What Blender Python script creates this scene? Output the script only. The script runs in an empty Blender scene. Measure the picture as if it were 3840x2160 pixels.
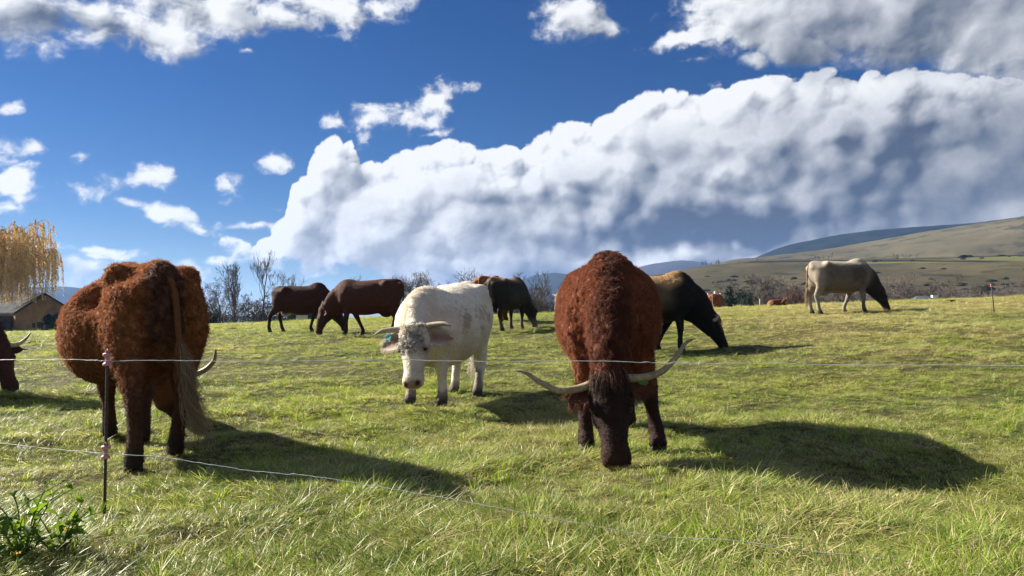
import bpy, math, random
import numpy as np
from mathutils import Vector, Matrix

random.seed(7)
RNG = np.random.default_rng(7)
S = bpy.context.scene
COL = S.collection
rad = math.radians

# ------------------------------------------------------------------ camera
F = 1860.6            # focal length of a 2576 px wide picture
CX, CY = 1288.0, 724.5
EYE = 1.05
PITCH = math.atan((790 - CY) / F)
cam_data = bpy.data.cameras.new('camera')
cam_data.sensor_width = 36.0
cam_data.lens = 36.0 * F / 2576.0
cam_data.clip_start = 0.05
cam_data.clip_end = 20000
cam = bpy.data.objects.new('camera', cam_data)
COL.objects.link(cam)
cam.location = (0, 0, EYE)
cam.rotation_euler = (rad(90) + PITCH, 0, 0)
S.camera = cam

# ------------------------------------------------------------------ sun, sky, exposure
SUN_DIR = Vector((-2.6, 1.12, 1.66)).normalized()      # towards the sun
SUN_EL = math.asin(SUN_DIR.z)
SUN_AZ = math.atan2(SUN_DIR.x, SUN_DIR.y)               # from +Y towards +X
sun_data = bpy.data.lights.new('sun', 'SUN')
sun_data.energy = 5.0
sun_data.angle = rad(0.53)
sun_data.color = (1.0, 0.93, 0.82)
sun = bpy.data.objects.new('sun', sun_data)
COL.objects.link(sun)
sun.rotation_euler = SUN_DIR.to_track_quat('Z', 'Y').to_euler()

S.view_settings.view_transform = 'Standard'
S.view_settings.look = 'None'
S.view_settings.exposure = 1.6
S.view_settings.gamma = 1.0
S.view_settings.use_curve_mapping = False
S.render.engine = 'CYCLES'
S.cycles.max_bounces = 6
S.cycles.diffuse_bounces = 3
S.cycles.glossy_bounces = 2
S.cycles.transmission_bounces = 4
S.cycles.transparent_max_bounces = 6
S.cycles.volume_bounces = 0
S.cycles.use_denoising = True
S.cycles.sample_clamp_indirect = 4

SKY_STRENGTH = 0.05


def ray(px, py):
    """Direction of a point of the 2576 x 1449 picture as (x, z) at unit depth y."""
    u = (px - CX) / F
    v = (CY - py) / F
    c, s = math.cos(PITCH), math.sin(PITCH)
    y = c - v * s
    return u / y, (s + v * c) / y


def at(px, d):
    """World x of the picture column px at depth d (near the horizon)."""
    return (px - CX) / F * d


def sky_uv(px, py):
    x, z = ray(px, py)
    az = math.atan2(x, 1.0)
    return az * F, z / math.hypot(x, 1.0) * F


class NT:
    """A small helper for writing node trees as expressions."""
    def __init__(self, tree):
        self.t = tree

    def node(self, kind, **kw):
        n = self.t.nodes.new(kind)
        for k, v in kw.items():
            setattr(n, k, v)
        return n

    def put(self, sock, v):
        if isinstance(v, bpy.types.NodeSocket):
            self.t.links.new(v, sock)
        else:
            sock.default_value = v

    def m(self, op, a, b=None, c=None, clamp=False):
        n = self.node('ShaderNodeMath', operation=op, use_clamp=clamp)
        self.put(n.inputs[0], a)
        if b is not None:
            self.put(n.inputs[1], b)
        if c is not None:
            self.put(n.inputs[2], c)
        return n.outputs[0]

    def add(self, a, b): return self.m('ADD', a, b)
    def sub(self, a, b): return self.m('SUBTRACT', a, b)
    def mul(self, a, b): return self.m('MULTIPLY', a, b)
    def mad(self, a, b, c): return self.m('MULTIPLY_ADD', a, b, c)
    def mx(self, a, b): return self.m('MAXIMUM', a, b)
    def mn(self, a, b): return self.m('MINIMUM', a, b)

    def step(self, v, lo, hi, a=0.0, b=1.0, smooth=True):
        n = self.node('ShaderNodeMapRange', interpolation_type='SMOOTHSTEP' if smooth else 'LINEAR')
        self.put(n.inputs['Value'], v)
        for k, x in zip(('From Min', 'From Max', 'To Min', 'To Max'), (lo, hi, a, b)):
            self.put(n.inputs[k], x)
        return n.outputs[0]

    def noise(self, vec, scale, detail=4.0, rough=0.5, dist=0.0, color=False, dims='3D', lac=2.0):
        n = self.node('ShaderNodeTexNoise', noise_dimensions=dims)
        if vec is not None:
            self.put(n.inputs['Vector'], vec)
        self.put(n.inputs['Scale'], scale)
        self.put(n.inputs['Detail'], detail)
        self.put(n.inputs['Roughness'], rough)
        self.put(n.inputs['Lacunarity'], lac)
        self.put(n.inputs['Distortion'], dist)
        return n.outputs['Color' if color else 'Fac']

    def voro(self, vec, scale, detail=0.0, rough=0.5, smooth=0.6):
        n = self.node('ShaderNodeTexVoronoi', feature='SMOOTH_F1')
        self.put(n.inputs['Vector'], vec)
        self.put(n.inputs['Scale'], scale)
        self.put(n.inputs['Detail'], detail)
        self.put(n.inputs['Roughness'], rough)
        self.put(n.inputs['Smoothness'], smooth)
        return n.outputs['Distance']

    def xyz(self, x, y, z=0.0):
        n = self.node('ShaderNodeCombineXYZ')
        for i, v in enumerate((x, y, z)):
            self.put(n.inputs[i], v)
        return n.outputs[0]

    def sep(self, v):
        n = self.node('ShaderNodeSeparateXYZ')
        self.put(n.inputs[0], v)
        return n.outputs

    def vm(self, op, a, b=None, scale=None):
        n = self.node('ShaderNodeVectorMath', operation=op)
        self.put(n.inputs[0], a)
        if b is not None:
            self.put(n.inputs[1], b)
        if scale is not None:
            self.put(n.inputs['Scale'], scale)
        return n.outputs['Value'] if op in ('LENGTH', 'DOT_PRODUCT') else n.outputs[0]

    def mix(self, f, a, b, blend='MIX'):
        n = self.node('ShaderNodeMix', data_type='RGBA', blend_type=blend)
        self.put(n.inputs[0], f)
        for i, v in ((6, a), (7, b)):
            if not isinstance(v, bpy.types.NodeSocket):
                v = tuple(v) + (1.0,) if len(v) == 3 else v
            self.put(n.inputs[i], v)
        return n.outputs[2]

    def curve(self, v, pts):
        n = self.node('ShaderNodeFloatCurve')
        cu = n.mapping.curves[0]
        pts = sorted(pts)
        cu.points[0].location = pts[0]
        cu.points[1].location = pts[-1]
        for p in pts[1:-1]:
            cu.points.new(*p)
        for p in cu.points:
            p.handle_type = 'AUTO'
        n.mapping.use_clip = False
        n.mapping.update()
        self.put(n.inputs['Value'], v)
        return n.outputs[0]


# ------------------------------------------------------------------ the sky: clear blue air
world = bpy.data.worlds.new('World')
S.world = world
world.use_nodes = True
wt = world.node_tree
wt.nodes.clear()
w = NT(wt)
sky = w.node('ShaderNodeTexSky', sky_type='NISHITA')
sky.sun_disc = False
sky.sun_elevation = SUN_EL
sky.sun_rotation = SUN_AZ
sky.altitude = 1100
sky.air_density = 1.0
sky.dust_density = 0.2
sky.ozone_density = 5.0
hs = w.node('ShaderNodeHueSaturation')
hs.inputs['Saturation'].default_value = 1.28
hs.inputs['Value'].default_value = 0.47
hs.inputs['Hue'].default_value = 0.512
w.put(hs.inputs['Color'], sky.outputs[0])
bg = w.node('ShaderNodeBackground')
w.put(bg.inputs['Color'], hs.outputs[0])
bg.inputs['Strength'].default_value = SKY_STRENGTH
out = w.node('ShaderNodeOutputWorld')
wt.links.new(bg.outputs[0], out.inputs['Surface'])

# ------------------------------------------------------------------ clouds: a dome of cumulus high above the land
class Rand2:
    """Value noise and cell noise on the plane, as numpy fields."""
    def __init__(self, seed):
        self.rng = np.random.default_rng(seed)

    def value(self, x, y, cell):
        g = self.rng.random((256, 256))
        fx, fy = x / cell, y / cell
        ix, iy = np.floor(fx).astype(int), np.floor(fy).astype(int)
        tx, ty = fx - ix, fy - iy
        tx = tx * tx * tx * (tx * (tx * 6 - 15) + 10)
        ty = ty * ty * ty * (ty * (ty * 6 - 15) + 10)
        a, b = g[ix % 256, iy % 256], g[(ix + 1) % 256, iy % 256]
        c, d_ = g[ix % 256, (iy + 1) % 256], g[(ix + 1) % 256, (iy + 1) % 256]
        return (a * (1 - tx) + b * tx) * (1 - ty) + (c * (1 - tx) + d_ * tx) * ty

    def fbm(self, x, y, cell, octs=5, gain=0.5):
        s, amp, tot = 0.0, 1.0, 0.0
        for o in range(octs):
            a = 0.6 + 0.9 * o
            xr, yr = x * math.cos(a) - y * math.sin(a), x * math.sin(a) + y * math.cos(a)
            s = s + amp * self.value(xr + 31.7 * o, yr - 17.3 * o, cell / 2 ** o)
            tot += amp
            amp *= gain
        return s / tot - 0.5

    def puffs(self, x, y, cell):
        """Domes round scattered centres: 1 at a centre, falling to 0."""
        jit = self.rng.random((256, 256, 3))
        fx, fy = x / cell, y / cell
        ix, iy = np.floor(fx).astype(int), np.floor(fy).astype(int)
        best = np.zeros_like(fx)
        for dx in (-1, 0, 1):
            for dy in (-1, 0, 1):
                j = jit[(ix + dx) % 256, (iy + dy) % 256]
                r2 = (ix + dx + j[..., 0] - fx) ** 2 + (iy + dy + j[..., 1] - fy) ** 2
                rr = (0.55 + 0.5 * j[..., 2]) ** 2
                best = np.maximum(best, np.sqrt(np.clip(rr - r2, 0, None)) )
        return best


def sstep(v, lo, hi):
    t = np.clip((v - lo) / (hi - lo), 0, 1)
    return t * t * (3 - 2 * t)


# place (2576 px picture), radii and tilt of the loose clouds
LOOSE = [
    (925, 300, 74, 40, 18), (915, 345, 30, 28, 0), (1105, 250, 95, 40, 32), (1060, 300, 50, 34, 0), (850, 300, 30, 24, 0),
    (1085, 338, 45, 11, 10), (200, 480, 64, 26, -8), (352, 446, 78, 34, 4), (300, 455, 34, 10, 5),
    (330, 506, 52, 18, -14), (420, 536, 78, 19, -16), (566, 468, 50, 30, 4), (602, 497, 26, 13, 0),
    (684, 412, 42, 22, 0), (76, 373, 32, 13, 0), (34, 270, 40, 14, 22), (34, 452, 50, 26, 35), (15, 475, 30, 24, 0),
    (50, 500, 30, 9, 0), (20, 525, 40, 12, 0), (640, 569, 88, 14, 2), (466, 569, 27, 11, -8),
    (520, 580, 32, 7, -8), (680, 530, 36, 6, 5), (536, 656, 64, 9, 4), (850, 692, 84, 9, 0), (205, 390, 12, 9, 0),
    (1730, 95, 105, 26, 8), (1800, 80, 90, 30, 4), (-120, 380, 120, 30, 10), (1760, 150, 26, 12, 0), (620, 130, 26, 12, 0),
    (230, 628, 120, 9, -3), (265, 640, 100, 8, 0), (205, 670, 100, 26, -8), (160, 708, 90, 22, 0),
    (480, 690, 70, 40, -30), (530, 740, 60, 26, -30), (60, 660, 120, 30, 0), (560, 700, 30, 10, -30),
]
BANKS = [
    (40, 40, 260, 84, 0), (290, 70, 230, 70, -6), (420, 95, 130, 50, 0), (560, 40, 200, 80, 6),
    (720, 50, 130, 56, 0), (820, 20, 170, 56, 0), (960, 10, 90, 44, 10), (250, -80, 500, 130, 0),
    (820, 88, 70, 14, 10), (900, 60, 60, 14, 16), (800, -80, 300, 90, 0),
    (1448, 36, 118, 60, 0), (1390, 62, 74, 36, 0), (1520, 62, 60, 30, -10), (1440, -40, 70, 60, 0),
    (1950, 60, 130, 62, 0), (2150, 40, 190, 96, -6), (1890, 20, 150, 60, 0), (2010, 120, 120, 44, -14),
    (2380, 40, 260, 112, -4), (2600, 40, 300, 128, -6), (2300, -80, 640, 150, 0), (1900, 150, 40, 26, 0),
    (3000, 40, 400, 160, 0),
]
CREST = [(500, 640), (560, 603), (640, 612), (715, 560), (735, 470), (770, 432), (800, 378), (840, 345), (880, 362), (905, 410),
         (960, 425), (1010, 392), (1105, 368), (1180, 372), (1240, 385), (1330, 368), (1395, 330), (1460, 322), (1540, 298),
         (1580, 262), (1640, 240), (1800, 215), (1860, 208), (1920, 212), (2000, 190), (2080, 172), (2160, 178), (2300, 186),
         (2450, 190), (2576, 190), (2800, 220), (3300, 260)]
FOOT = [(480, 606), (560, 618), (660, 658), (760, 686), (860, 700), (960, 712), (1040, 728), (1120, 752), (1250, 810), (1500, 840), (2576, 850), (3300, 850)]


def cloud_fields(U, V):
    """Cover, brightness and greyness of the clouds at sky places (U to the right, V up; 1860 to the radian)."""
    R = Rand2(11)
    wx, wy = R.fbm(U, V, 260, 4), R.fbm(U, V, 260, 4)
    w2x, w2y = R.fbm(U, V, 70, 4, 0.55), R.fbm(U, V, 70, 4, 0.55)
    Uw, Vw = U + 60 * wx + 34 * w2x, V + 60 * wy + 34 * w2y
    n_big, n_mid = R.fbm(U, V, 300, 3), R.fbm(Uw, Vw, 90, 6, 0.58)
    n_wisp = R.fbm(Uw * 0.8, Vw * 1.25, 46, 6, 0.62)

    def ellipses(lst, x, y, cap):
        cur = np.full(U.shape, -400.0)
        for px, py, rx, ry, rot in lst:
            u0, v0 = sky_uv(px, py)
            c, s = math.cos(rad(rot)), math.sin(rad(rot))
            qx, qy = x - u0, y - v0
            a, b = (qx * c + qy * s) / rx, (-qx * s + qy * c) / ry
            k = min((rx * ry) ** 0.5, cap)
            cur = np.maximum(cur, (1 - np.sqrt(a * a + b * b)) * k)
        return cur
    small = ellipses(LOOSE, U + 30 * w2x, V + 26 * w2y, 46)
    banks = ellipses(BANKS, U + 44 * wx + 20 * w2x, V + 40 * wy + 20 * w2y, 80)

    def line(pts):
        q = [sky_uv(*p) for p in pts]
        return np.interp(U + 26 * wx + 16 * w2x, [p[0] for p in q], [p[1] for p in q])
    top, bot = line(CREST), line(FOOT)
    pf = [R.puffs(U + 22 * wx + 10 * w2x, V + 22 * wy + 10 * w2y, 92), R.puffs(U + 14 * w2x, V + 14 * w2y, 46), R.puffs(U + 9 * w2x, V + 9 * w2y, 23),
          R.puffs(U + 4 * w2x, V + 4 * w2y, 11)]
    cauli = 34 * (pf[0] - 0.55) + 18 * (pf[1] - 0.55) + 9 * (pf[2] - 0.55) + 4.5 * (pf[3] - 0.55)
    below = top - V + cauli
    foot = V - bot + 90 * n_mid + 70 * n_wisp
    big = np.minimum(below, foot * 0.6 + 4)
    big = big + 16 * n_wisp
    right = sstep(U, 350, 600)
    bank = banks * (1.0 + 0.6 * right) + 85 * n_mid * (1 - 0.45 * right) + 70 * n_wisp * (1 - 0.35 * right) + 0.15 * cauli - 4 + 12 * right
    loose = np.minimum(small * 0.9 + 62 * n_mid + 64 * n_wisp, 2.6 * (small + 16))
    # elsewhere in the sky: the same kind of broken cloud
    far = sstep(np.abs(U), 1250, 1700) + sstep(V, 820, 1100)
    gen = np.where(far > 0, 520 * R.fbm(U, V, 700, 4) + 60 * n_wisp - 30, -400) - 500 * (1 - np.clip(far, 0, 1))
    big = np.where(np.abs(U) > 1700, big - (np.abs(U) - 1700) * 0.8, big)
    bank = np.where(np.abs(U) > 1700, bank - (np.abs(U) - 1700) * 0.8, bank)
    bank = np.maximum(bank, gen)
    c_big = sstep(big, -2, 11) * sstep(foot, -14, 46)
    c_bank = sstep(bank, -14, 62)
    c_loose = sstep(loose, -8, 40) * 0.97
    cover = np.maximum(np.maximum(c_big, c_bank), c_loose)

    # light: how much cloud lies towards the sun (up and to the left in the sky)
    step = V[1, 0] - V[0, 0] if V.shape[0] > 1 else 1.0
    thick = np.clip(np.maximum(big * 0.02, np.maximum(bank * 0.012, loose * 0.010)), 0, 1.0)
    return dict(cover=cover, big=big, bank=bank, loose=loose, thick=thick, cauli=cauli, pf=pf, below=top - V, n_big=n_big, n_mid=n_mid,
                n_wisp=n_wisp, w2x=w2x, w2y=w2y, wx=wx, wy=wy, c_big=c_big, c_bank=c_bank, c_loose=c_loose)


def spot(U, V, f, px, py, rx, ry, rot=0.0, soft=1.0):
    u0, v0 = sky_uv(px, py)
    c, s = math.cos(rad(rot)), math.sin(rad(rot))
    qx, qy = U + 90 * f['wx'] + 40 * f['w2x'] - u0, V + 70 * f['wy'] + 40 * f['w2y'] - v0
    r = np.sqrt(((qx * c + qy * s) / rx) ** 2 + ((-qx * s + qy * c) / ry) ** 2)
    return 1 - sstep(r, 1 - soft, 1.0)


def shift(a, dx, dy):
    """The field a seen dx columns to the left and dy rows up (edge values repeat)."""
    p = np.pad(a, ((dy, dy), (dx, dx)), mode='edge')
    return p[2 * dy:2 * dy + a.shape[0], 0:a.shape[1]]


def blur(a, n):
    for ax in (0, 1):
        for r in (n, n):
            p = np.pad(a, [(r + 1, r) if k == ax else (0, 0) for k in (0, 1)], mode='edge')
            c = np.cumsum(p, axis=ax)
            a = (np.take(c, range(2 * r + 1, c.shape[ax]), ax) - np.take(c, range(0, c.shape[ax] - 2 * r - 1), ax)) / (2 * r + 1)
    return a


def cloud_light(U, V, f):
    thick = f['thick']
    acc = np.zeros_like(thick)
    for i in range(1, 15):
        acc += shift(thick, int(round(2.1 * i)), int(round(2.6 * i))) * 1.0
    sunlit = np.exp(-acc * 0.22)                        # single scattering: bright on the sun's side
    R = Rand2(5)
    x, y = U + 40 * f['wx'] + 26 * f['w2x'], V + 40 * f['wy'] + 26 * f['w2y']
    lump = blur(64 * R.puffs(x, y, 150) + 40 * R.puffs(x * 0.9 + 40, y * 1.1, 76) + 22 * R.puffs(x + 9, y * 1.05, 38) + 10 * R.puffs(x, y + 7, 19), 1)
    lump = lump + 30 * R.fbm(x, y, 70, 6, 0.55)
    crest = 1 - sstep(f['below'], 20, 150)
    crest = np.maximum(crest, 0.5 * (1 - sstep(U, -200, 250)))
    h = np.clip(f['big'], -5, 120) * 0.25 + crest * f['cauli'] + (1 - 0.45 * crest) * lump
    hb = np.clip(f['bank'], -5, 60) * 0.4 + 40 * blur(f['n_mid'], 2) + 0.3 * lump + 8 * f['n_wisp']
    h = np.where(f['c_big'] > f['c_bank'], h, hb)
    # soft relief at three sizes
    h2 = blur(h, 4)
    rel = (h - shift(h, 2, 2)) * 0.42 * (0.55 + 0.45 * crest) + (h - shift(h, 6, 6)) * 0.26 + (h2 - shift(h2, 12, 12)) * 0.42
    calm = sstep(blur(R.fbm(U, V, 420, 3), 2), -0.16, 0.14)              # some parts billow, others are smooth
    calm = np.maximum(calm, 0.75 * crest)
    return sunlit, np.clip(rel / 13.0, -1, 1) * (0.48 + 0.80 * calm)


def cloud_grey(U, V, f):
    """0 = sunlit white, 1 = darkest slate base."""
    sunlit, rel = cloud_light(U, V, f)
    g = (0.27 + 0.20 * sstep(U, -150, 500)) * (1 - sunlit)
    for a, k in (((2160, 470, 760, 260, 6), 0.24), ((1730, 572, 520, 75, 2), 0.32), ((1850, 590, 330, 45, 2), 0.16), ((1520, 490, 360, 100, -4), 0.16),
                 ((2420, 380, 460, 250), 0.15), ((1300, 570, 420, 130, -8), 0.08), ((1180, 690, 460, 44, 0), 0.20), ((1520, 690, 340, 60, 0), 0.20),
                 ((190, 690, 230, 54, 0), 0.40), ((500, 745, 90, 70, -30), 0.40), ((2250, 60, 460, 130, 0), 0.20), ((2300, 130, 300, 40, -6), 0.08), ((150, 62, 230, 40, 0), 0.22),
                 ((480, 40, 240, 40, 0), 0.20), ((720, 20, 170, 36, 0), 0.18), ((1500, 58, 110, 40, -20), 0.20), ((2500, 250, 300, 90, 0), 0.06)):
        g = g + k * spot(U, V, f, *a, soft=0.85)
    for a, k in (((1700, 642, 330, 40, 0), 0.44), ((1780, 385, 70, 90, 0), 0.22), ((1965, 465, 80, 46, 30), 0.22), ((2430, 420, 150, 60, -10), 0.12),
                 ((830, 400, 120, 80, 0), 0.07), ((1160, 620, 140, 36, 0), 0.14), ((2240, 535, 80, 36, 0), 0.08),
                 ((2570, 520, 90, 80, 0), 0.22), ((940, 620, 260, 50, -10), 0.08), ((1120, 570, 120, 50, 0), 0.1)):
        g = g - k * spot(U, V, f, *a, soft=0.9)
    amp = 0.34 - 0.12 * sstep(U, 100, 900)
    g = g - rel * amp - 0.30 * f['n_mid'] * f['c_bank'] - 0.26 * f['n_mid'] - 0.22 * f['n_big'] - 0.03 + 0.11 * (1 - sstep(U, 100, 500)) * f['c_big']
    g = g - 0.25 * f['c_loose'] * (1 - f['c_big']) * (1 - f['c_bank']) * (1 - 0.7 * spot(U, V, f, 250, 700, 420, 90))
    return np.clip(g, 0, 1)

GREY_RAMP = [(0.0, (0.95, 0.96, 0.97)), (0.2, (0.74, 0.765, 0.80)), (0.42, (0.49, 0.515, 0.56)), (0.65, (0.28, 0.305, 0.36)), (0.85, (0.14, 0.17, 0.23)), (1.0, (0.075, 0.10, 0.16))]


# ---- dome
def add_attr(me, name, kind, dom, data):
    a = me.attributes.new(name, kind, dom)
    key = {'FLOAT': 'value', 'INT': 'value', 'FLOAT_VECTOR': 'vector', 'FLOAT_COLOR': 'color'}[kind]
    a.data.foreach_set(key, np.ascontiguousarray(data, dtype=np.int32 if kind == 'INT' else np.float32).ravel())


def mesh_from(name, verts, faces, mat=None, smooth=True):
    """A mesh datablock from arrays; faces is an (n, 3) or (n, 4) array or a list of tuples."""
    me = bpy.data.meshes.new(name)
    verts = np.asarray(verts, dtype=np.float32)
    if isinstance(faces, np.ndarray):
        k = faces.shape[1]
        me.vertices.add(len(verts))
        me.vertices.foreach_set('co', verts.ravel())
        me.loops.add(faces.size)
        me.loops.foreach_set('vertex_index', faces.astype(np.int32).ravel())
        me.polygons.add(len(faces))
        me.polygons.foreach_set('loop_start', np.arange(0, faces.size, k, dtype=np.int32))
        me.update(calc_edges=True)
        me.validate()
    else:
        me.from_pydata([tuple(v) for v in verts], [], faces)
    if smooth:
        me.polygons.foreach_set('use_smooth', np.ones(len(me.polygons), dtype=bool))
    if mat:
        me.materials.append(mat)
    return me


def link(name, me, parent=None, **props):
    o = bpy.data.objects.new(name, me)
    COL.objects.link(o)
    if parent is not None:
        o.parent = parent
    for k, v in props.items():
        if v is not None:
            o[k] = v
    return o


def empty(name, loc=(0, 0, 0), rotz=0.0, **props):
    o = bpy.data.objects.new(name, None)
    COL.objects.link(o)
    o.location = loc
    o.rotation_euler = (0, 0, rotz)
    for k, v in props.items():
        if v is not None:
            o[k] = v
    return o


def grid_faces(nu, nv):
    i = np.arange(nu - 1)[:, None] * nv + np.arange(nv - 1)[None, :]
    return np.stack([i, i + nv, i + nv + 1, i + 1], -1).reshape(-1, 4)


def new_mat(name):
    m = bpy.data.materials.new(name)
    m.use_nodes = True
    m.node_tree.nodes.clear()
    t = NT(m.node_tree)
    o = t.node('ShaderNodeOutputMaterial')
    return m, t, o


def build_clouds():
    us = np.concatenate([np.linspace(-5845, -1330, 140)[:-1], np.linspace(-1330, 1330, 1000), np.linspace(1330, 5845, 140)[1:]])
    vs = np.concatenate([np.linspace(-95, 800, 336), np.linspace(800, 10500, 160)[1:]])
    U, V = np.meshgrid(us, vs)
    f = cloud_fields(U, V)
    g = cloud_grey(U, V, f)
    cover, grey = f['cover'], g
    az, el = U / F, np.arctan(V / F)
    R = 14000.0
    verts = np.stack([R * np.cos(el) * np.sin(az), R * np.cos(el) * np.cos(az), R * np.sin(el) + EYE], -1).reshape(-1, 3)
    faces = grid_faces(V.shape[0], V.shape[1])
    # keep only the faces where there is some cloud
    keep = (cover.reshape(-1)[faces] > 0.004).any(1)
    faces = faces[keep]
    used = np.unique(faces)
    idx = np.full(len(verts), -1)
    idx[used] = np.arange(len(used))
    me = mesh_from('clouds', verts[used], idx[faces])
    add_attr(me, 'cover', 'FLOAT', 'POINT', cover.reshape(-1)[used])
    add_attr(me, 'grey', 'FLOAT', 'POINT', grey.reshape(-1)[used])
    m, t, o = new_mat('cloud')
    ac = t.node('ShaderNodeAttribute', attribute_name='cover').outputs['Fac']
    ag = t.node('ShaderNodeAttribute', attribute_name='grey').outputs['Fac']
    geo = t.node('ShaderNodeNewGeometry').outputs['Position']
    n = t.noise(geo, 0.010, 5.0, 0.65)
    c = t.step(t.add(ac, t.mul(t.sub(n, 0.5), t.mul(t.mul(ac, t.sub(1.0, ac)), 2.4))), 0.02, 0.95)
    g2 = t.add(ag, t.mul(t.sub(n, 0.5), 0.12))
    ramp = t.node('ShaderNodeValToRGB')
    cr = ramp.color_ramp
    es = [cr.elements[0]] + [cr.elements.new(p) for p, _ in GREY_RAMP[1:-1]] + [cr.elements[-1]]
    for e, (p, col) in zip(es, GREY_RAMP):
        e.position = p
        e.color = col + (1,)
    t.put(ramp.inputs[0], g2)
    em = t.node('ShaderNodeEmission')
    t.put(em.inputs[0], ramp.outputs[0])
    em.inputs[1].default_value = 0.335          # how bright sunlit cloud is beside the sunlit ground
    tr = t.node('ShaderNodeBsdfTransparent')
    mx = t.node('ShaderNodeMixShader')
    t.put(mx.inputs[0], c)
    t.t.links.new(tr.outputs[0], mx.inputs[1])
    t.t.links.new(em.outputs[0], mx.inputs[2])
    t.t.links.new(mx.outputs[0], o.inputs['Surface'])
    m.cycles.emission_sampling = 'NONE'
    me.materials.append(m)
    link('clouds', me, kind='structure')

build_clouds()

# ------------------------------------------------------------------ the lie of the land
_D = np.array([0, 5, 9, 14, 20, 28, 34, 40, 60, 90, 120, 200, 400, 1000, 9000.0])
_COLS = [
    (-3.2, [0, 0, 0, 0, 0, -.1, -.2, -.3, -.8, -1.6, -2.4, -5, -12, -30, -110]),
    (-1.3, [0, 0, 0, .05, .15, .2, .15, .1, -.3, -1.0, -1.8, -4, -10, -26, -110]),
    (math.atan((-700 - CX) / F), [0, 0, .05, .22, .38, .38, .32, .2, -.2, -.75, -1.25, -3, -8, -22, -105]),
    (math.atan((100 - CX) / F), [0, 0, .05, .22, .38, .38, .32, .2, -.2, -.75, -1.25, -3, -8, -22, -105]),
    (math.atan((600 - CX) / F), [0, 0, .05, .25, .44, .52, .52, .5, .4, .15, -.3, -2.5, -8, -22, -105]),
    (math.atan((1000 - CX) / F), [0, 0, .05, .25, .5, .75, .88, .95, .9, .0, -1.5, -6, -12, -24, -105]),
    (math.atan((1350 - CX) / F), [0, 0, .04, .22, .58, 1.07, 1.07, .8, -.6, -3.2, -5, -8, -12, -24, -105]),
    (math.atan((1800 - CX) / F), [0, 0, .06, .28, .72, 1.2, 1.35, .75, -.3, -1.1, -1.8, -3, -7, -20, -105]),
    (math.atan((2100 - CX) / F), [0, 0, .12, .48, .98, 1.38, 1.45, 1.1, -.1, -1.1, -1.8, -3, -7, -20, -105]),
    (math.atan((2576 - CX) / F), [0, .02, .2, .55, 1.0, 1.5, 1.74, 1.5, .2, -1.0, -1.8, -3, -7, -20, -105]),
    (math.atan((3300 - CX) / F), [0, .02, .25, .6, 1.1, 1.6, 1.8, 1.6, .3, -1.0, -1.8, -3, -7, -20, -105]),
    (1.7, [0, 0, .1, .2, .3, .3, .3, .3, 0, -1.6, -2.4, -5, -12, -30, -110]),
    (3.2, [0, 0, 0, 0, 0, -.1, -.2, -.3, -.8, -1.6, -2.4, -5, -12, -30, -110]),
]
_TA = np.linspace(-3.2, 3.2, 641)
_TL = np.linspace(0, math.log(9001.0), 260)          # log(d + 1)


def _table():
    cols = np.array([np.interp(np.exp(_TL) - 1, _D, c[1]) for c in _COLS])
    t = np.array([np.interp(_TA, [c[0] for c in _COLS], cols[:, j]) for j in range(len(_TL))]).T
    k = np.exp(-0.5 * (np.arange(-9, 10) / 3.5) ** 2)
    k /= k.sum()
    p = np.pad(t, ((9, 9), (0, 0)), mode='edge')
    t = sum(k[i] * p[i:i + len(_TA)] for i in range(19))
    k = np.exp(-0.5 * (np.arange(-6, 7) / 1.6) ** 2)
    k /= k.sum()
    p = np.pad(t, ((0, 0), (6, 6)), mode='edge')
    return sum(k[i] * p[:, i:i + len(_TL)] for i in range(13))

_T = _table()


def bumps(x, y):
    """Small hummocks of the pasture."""
    s = 0.0
    for i, (kx, ky, ph, a) in enumerate([(1.1, .7, 0, .018), (-.8, 1.5, 1.3, .016), (2.6, 1.9, 2.1, .016), (-3.1, 2.4, .4, .015), (4.7, -3.8, 2.9, .011), (7.3, 5.1, .7, .008), (-5.2, 8.4, 2.2, .008), (.31, .27, 1.9, .03)]):
        s = s + a * np.sin(kx * x + ky * y + ph)
    return s


def TZ(x, y, rough=True):
    x, y = np.asarray(x, float), np.asarray(y, float)
    d = np.hypot(x, y)
    a = np.arctan2(x, y)
    fa = np.clip((a + 3.2) / 6.4 * 640, 0, 639.999)
    fl = np.clip(np.log(d + 1) / _TL[-1] * 259, 0, 258.999)
    i, j = fa.astype(int), fl.astype(int)
    u, v = fa - i, fl - j
    z = (_T[i, j] * (1 - u) * (1 - v) + _T[i + 1, j] * u * (1 - v) + _T[i, j + 1] * (1 - u) * v + _T[i + 1, j + 1] * u * v)
    if rough:
        z = z + bumps(x, y) * np.clip(1.3 - d / 45.0, 0.15, 1)
    return z


def ground_z(x, y):
    return float(TZ(np.array([x]), np.array([y]))[0])


def attr(t, name, out='Fac', kind='GEOMETRY'):
    return t.node('ShaderNodeAttribute', attribute_name=name, attribute_type=kind).outputs[out]


def principled(t, o, color, rough=0.8, spec=0.2, normal=None):
    b = t.node('ShaderNodeBsdfPrincipled')
    t.put(b.inputs['Base Color'], color if isinstance(color, bpy.types.NodeSocket) else tuple(color) + (1,))
    t.put(b.inputs['Roughness'], rough)
    t.put(b.inputs['Specular IOR Level'], spec)
    if normal is not None:
        t.put(b.inputs['Normal'], normal)
    t.t.links.new(b.outputs[0], o.inputs['Surface'])
    return b


def bump(t, h, dist=0.02, strength=1.0):
    n = t.node('ShaderNodeBump')
    n.inputs['Strength'].default_value = strength
    n.inputs['Distance'].default_value = dist
    t.put(n.inputs['Height'], h)
    return n.outputs[0]


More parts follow.
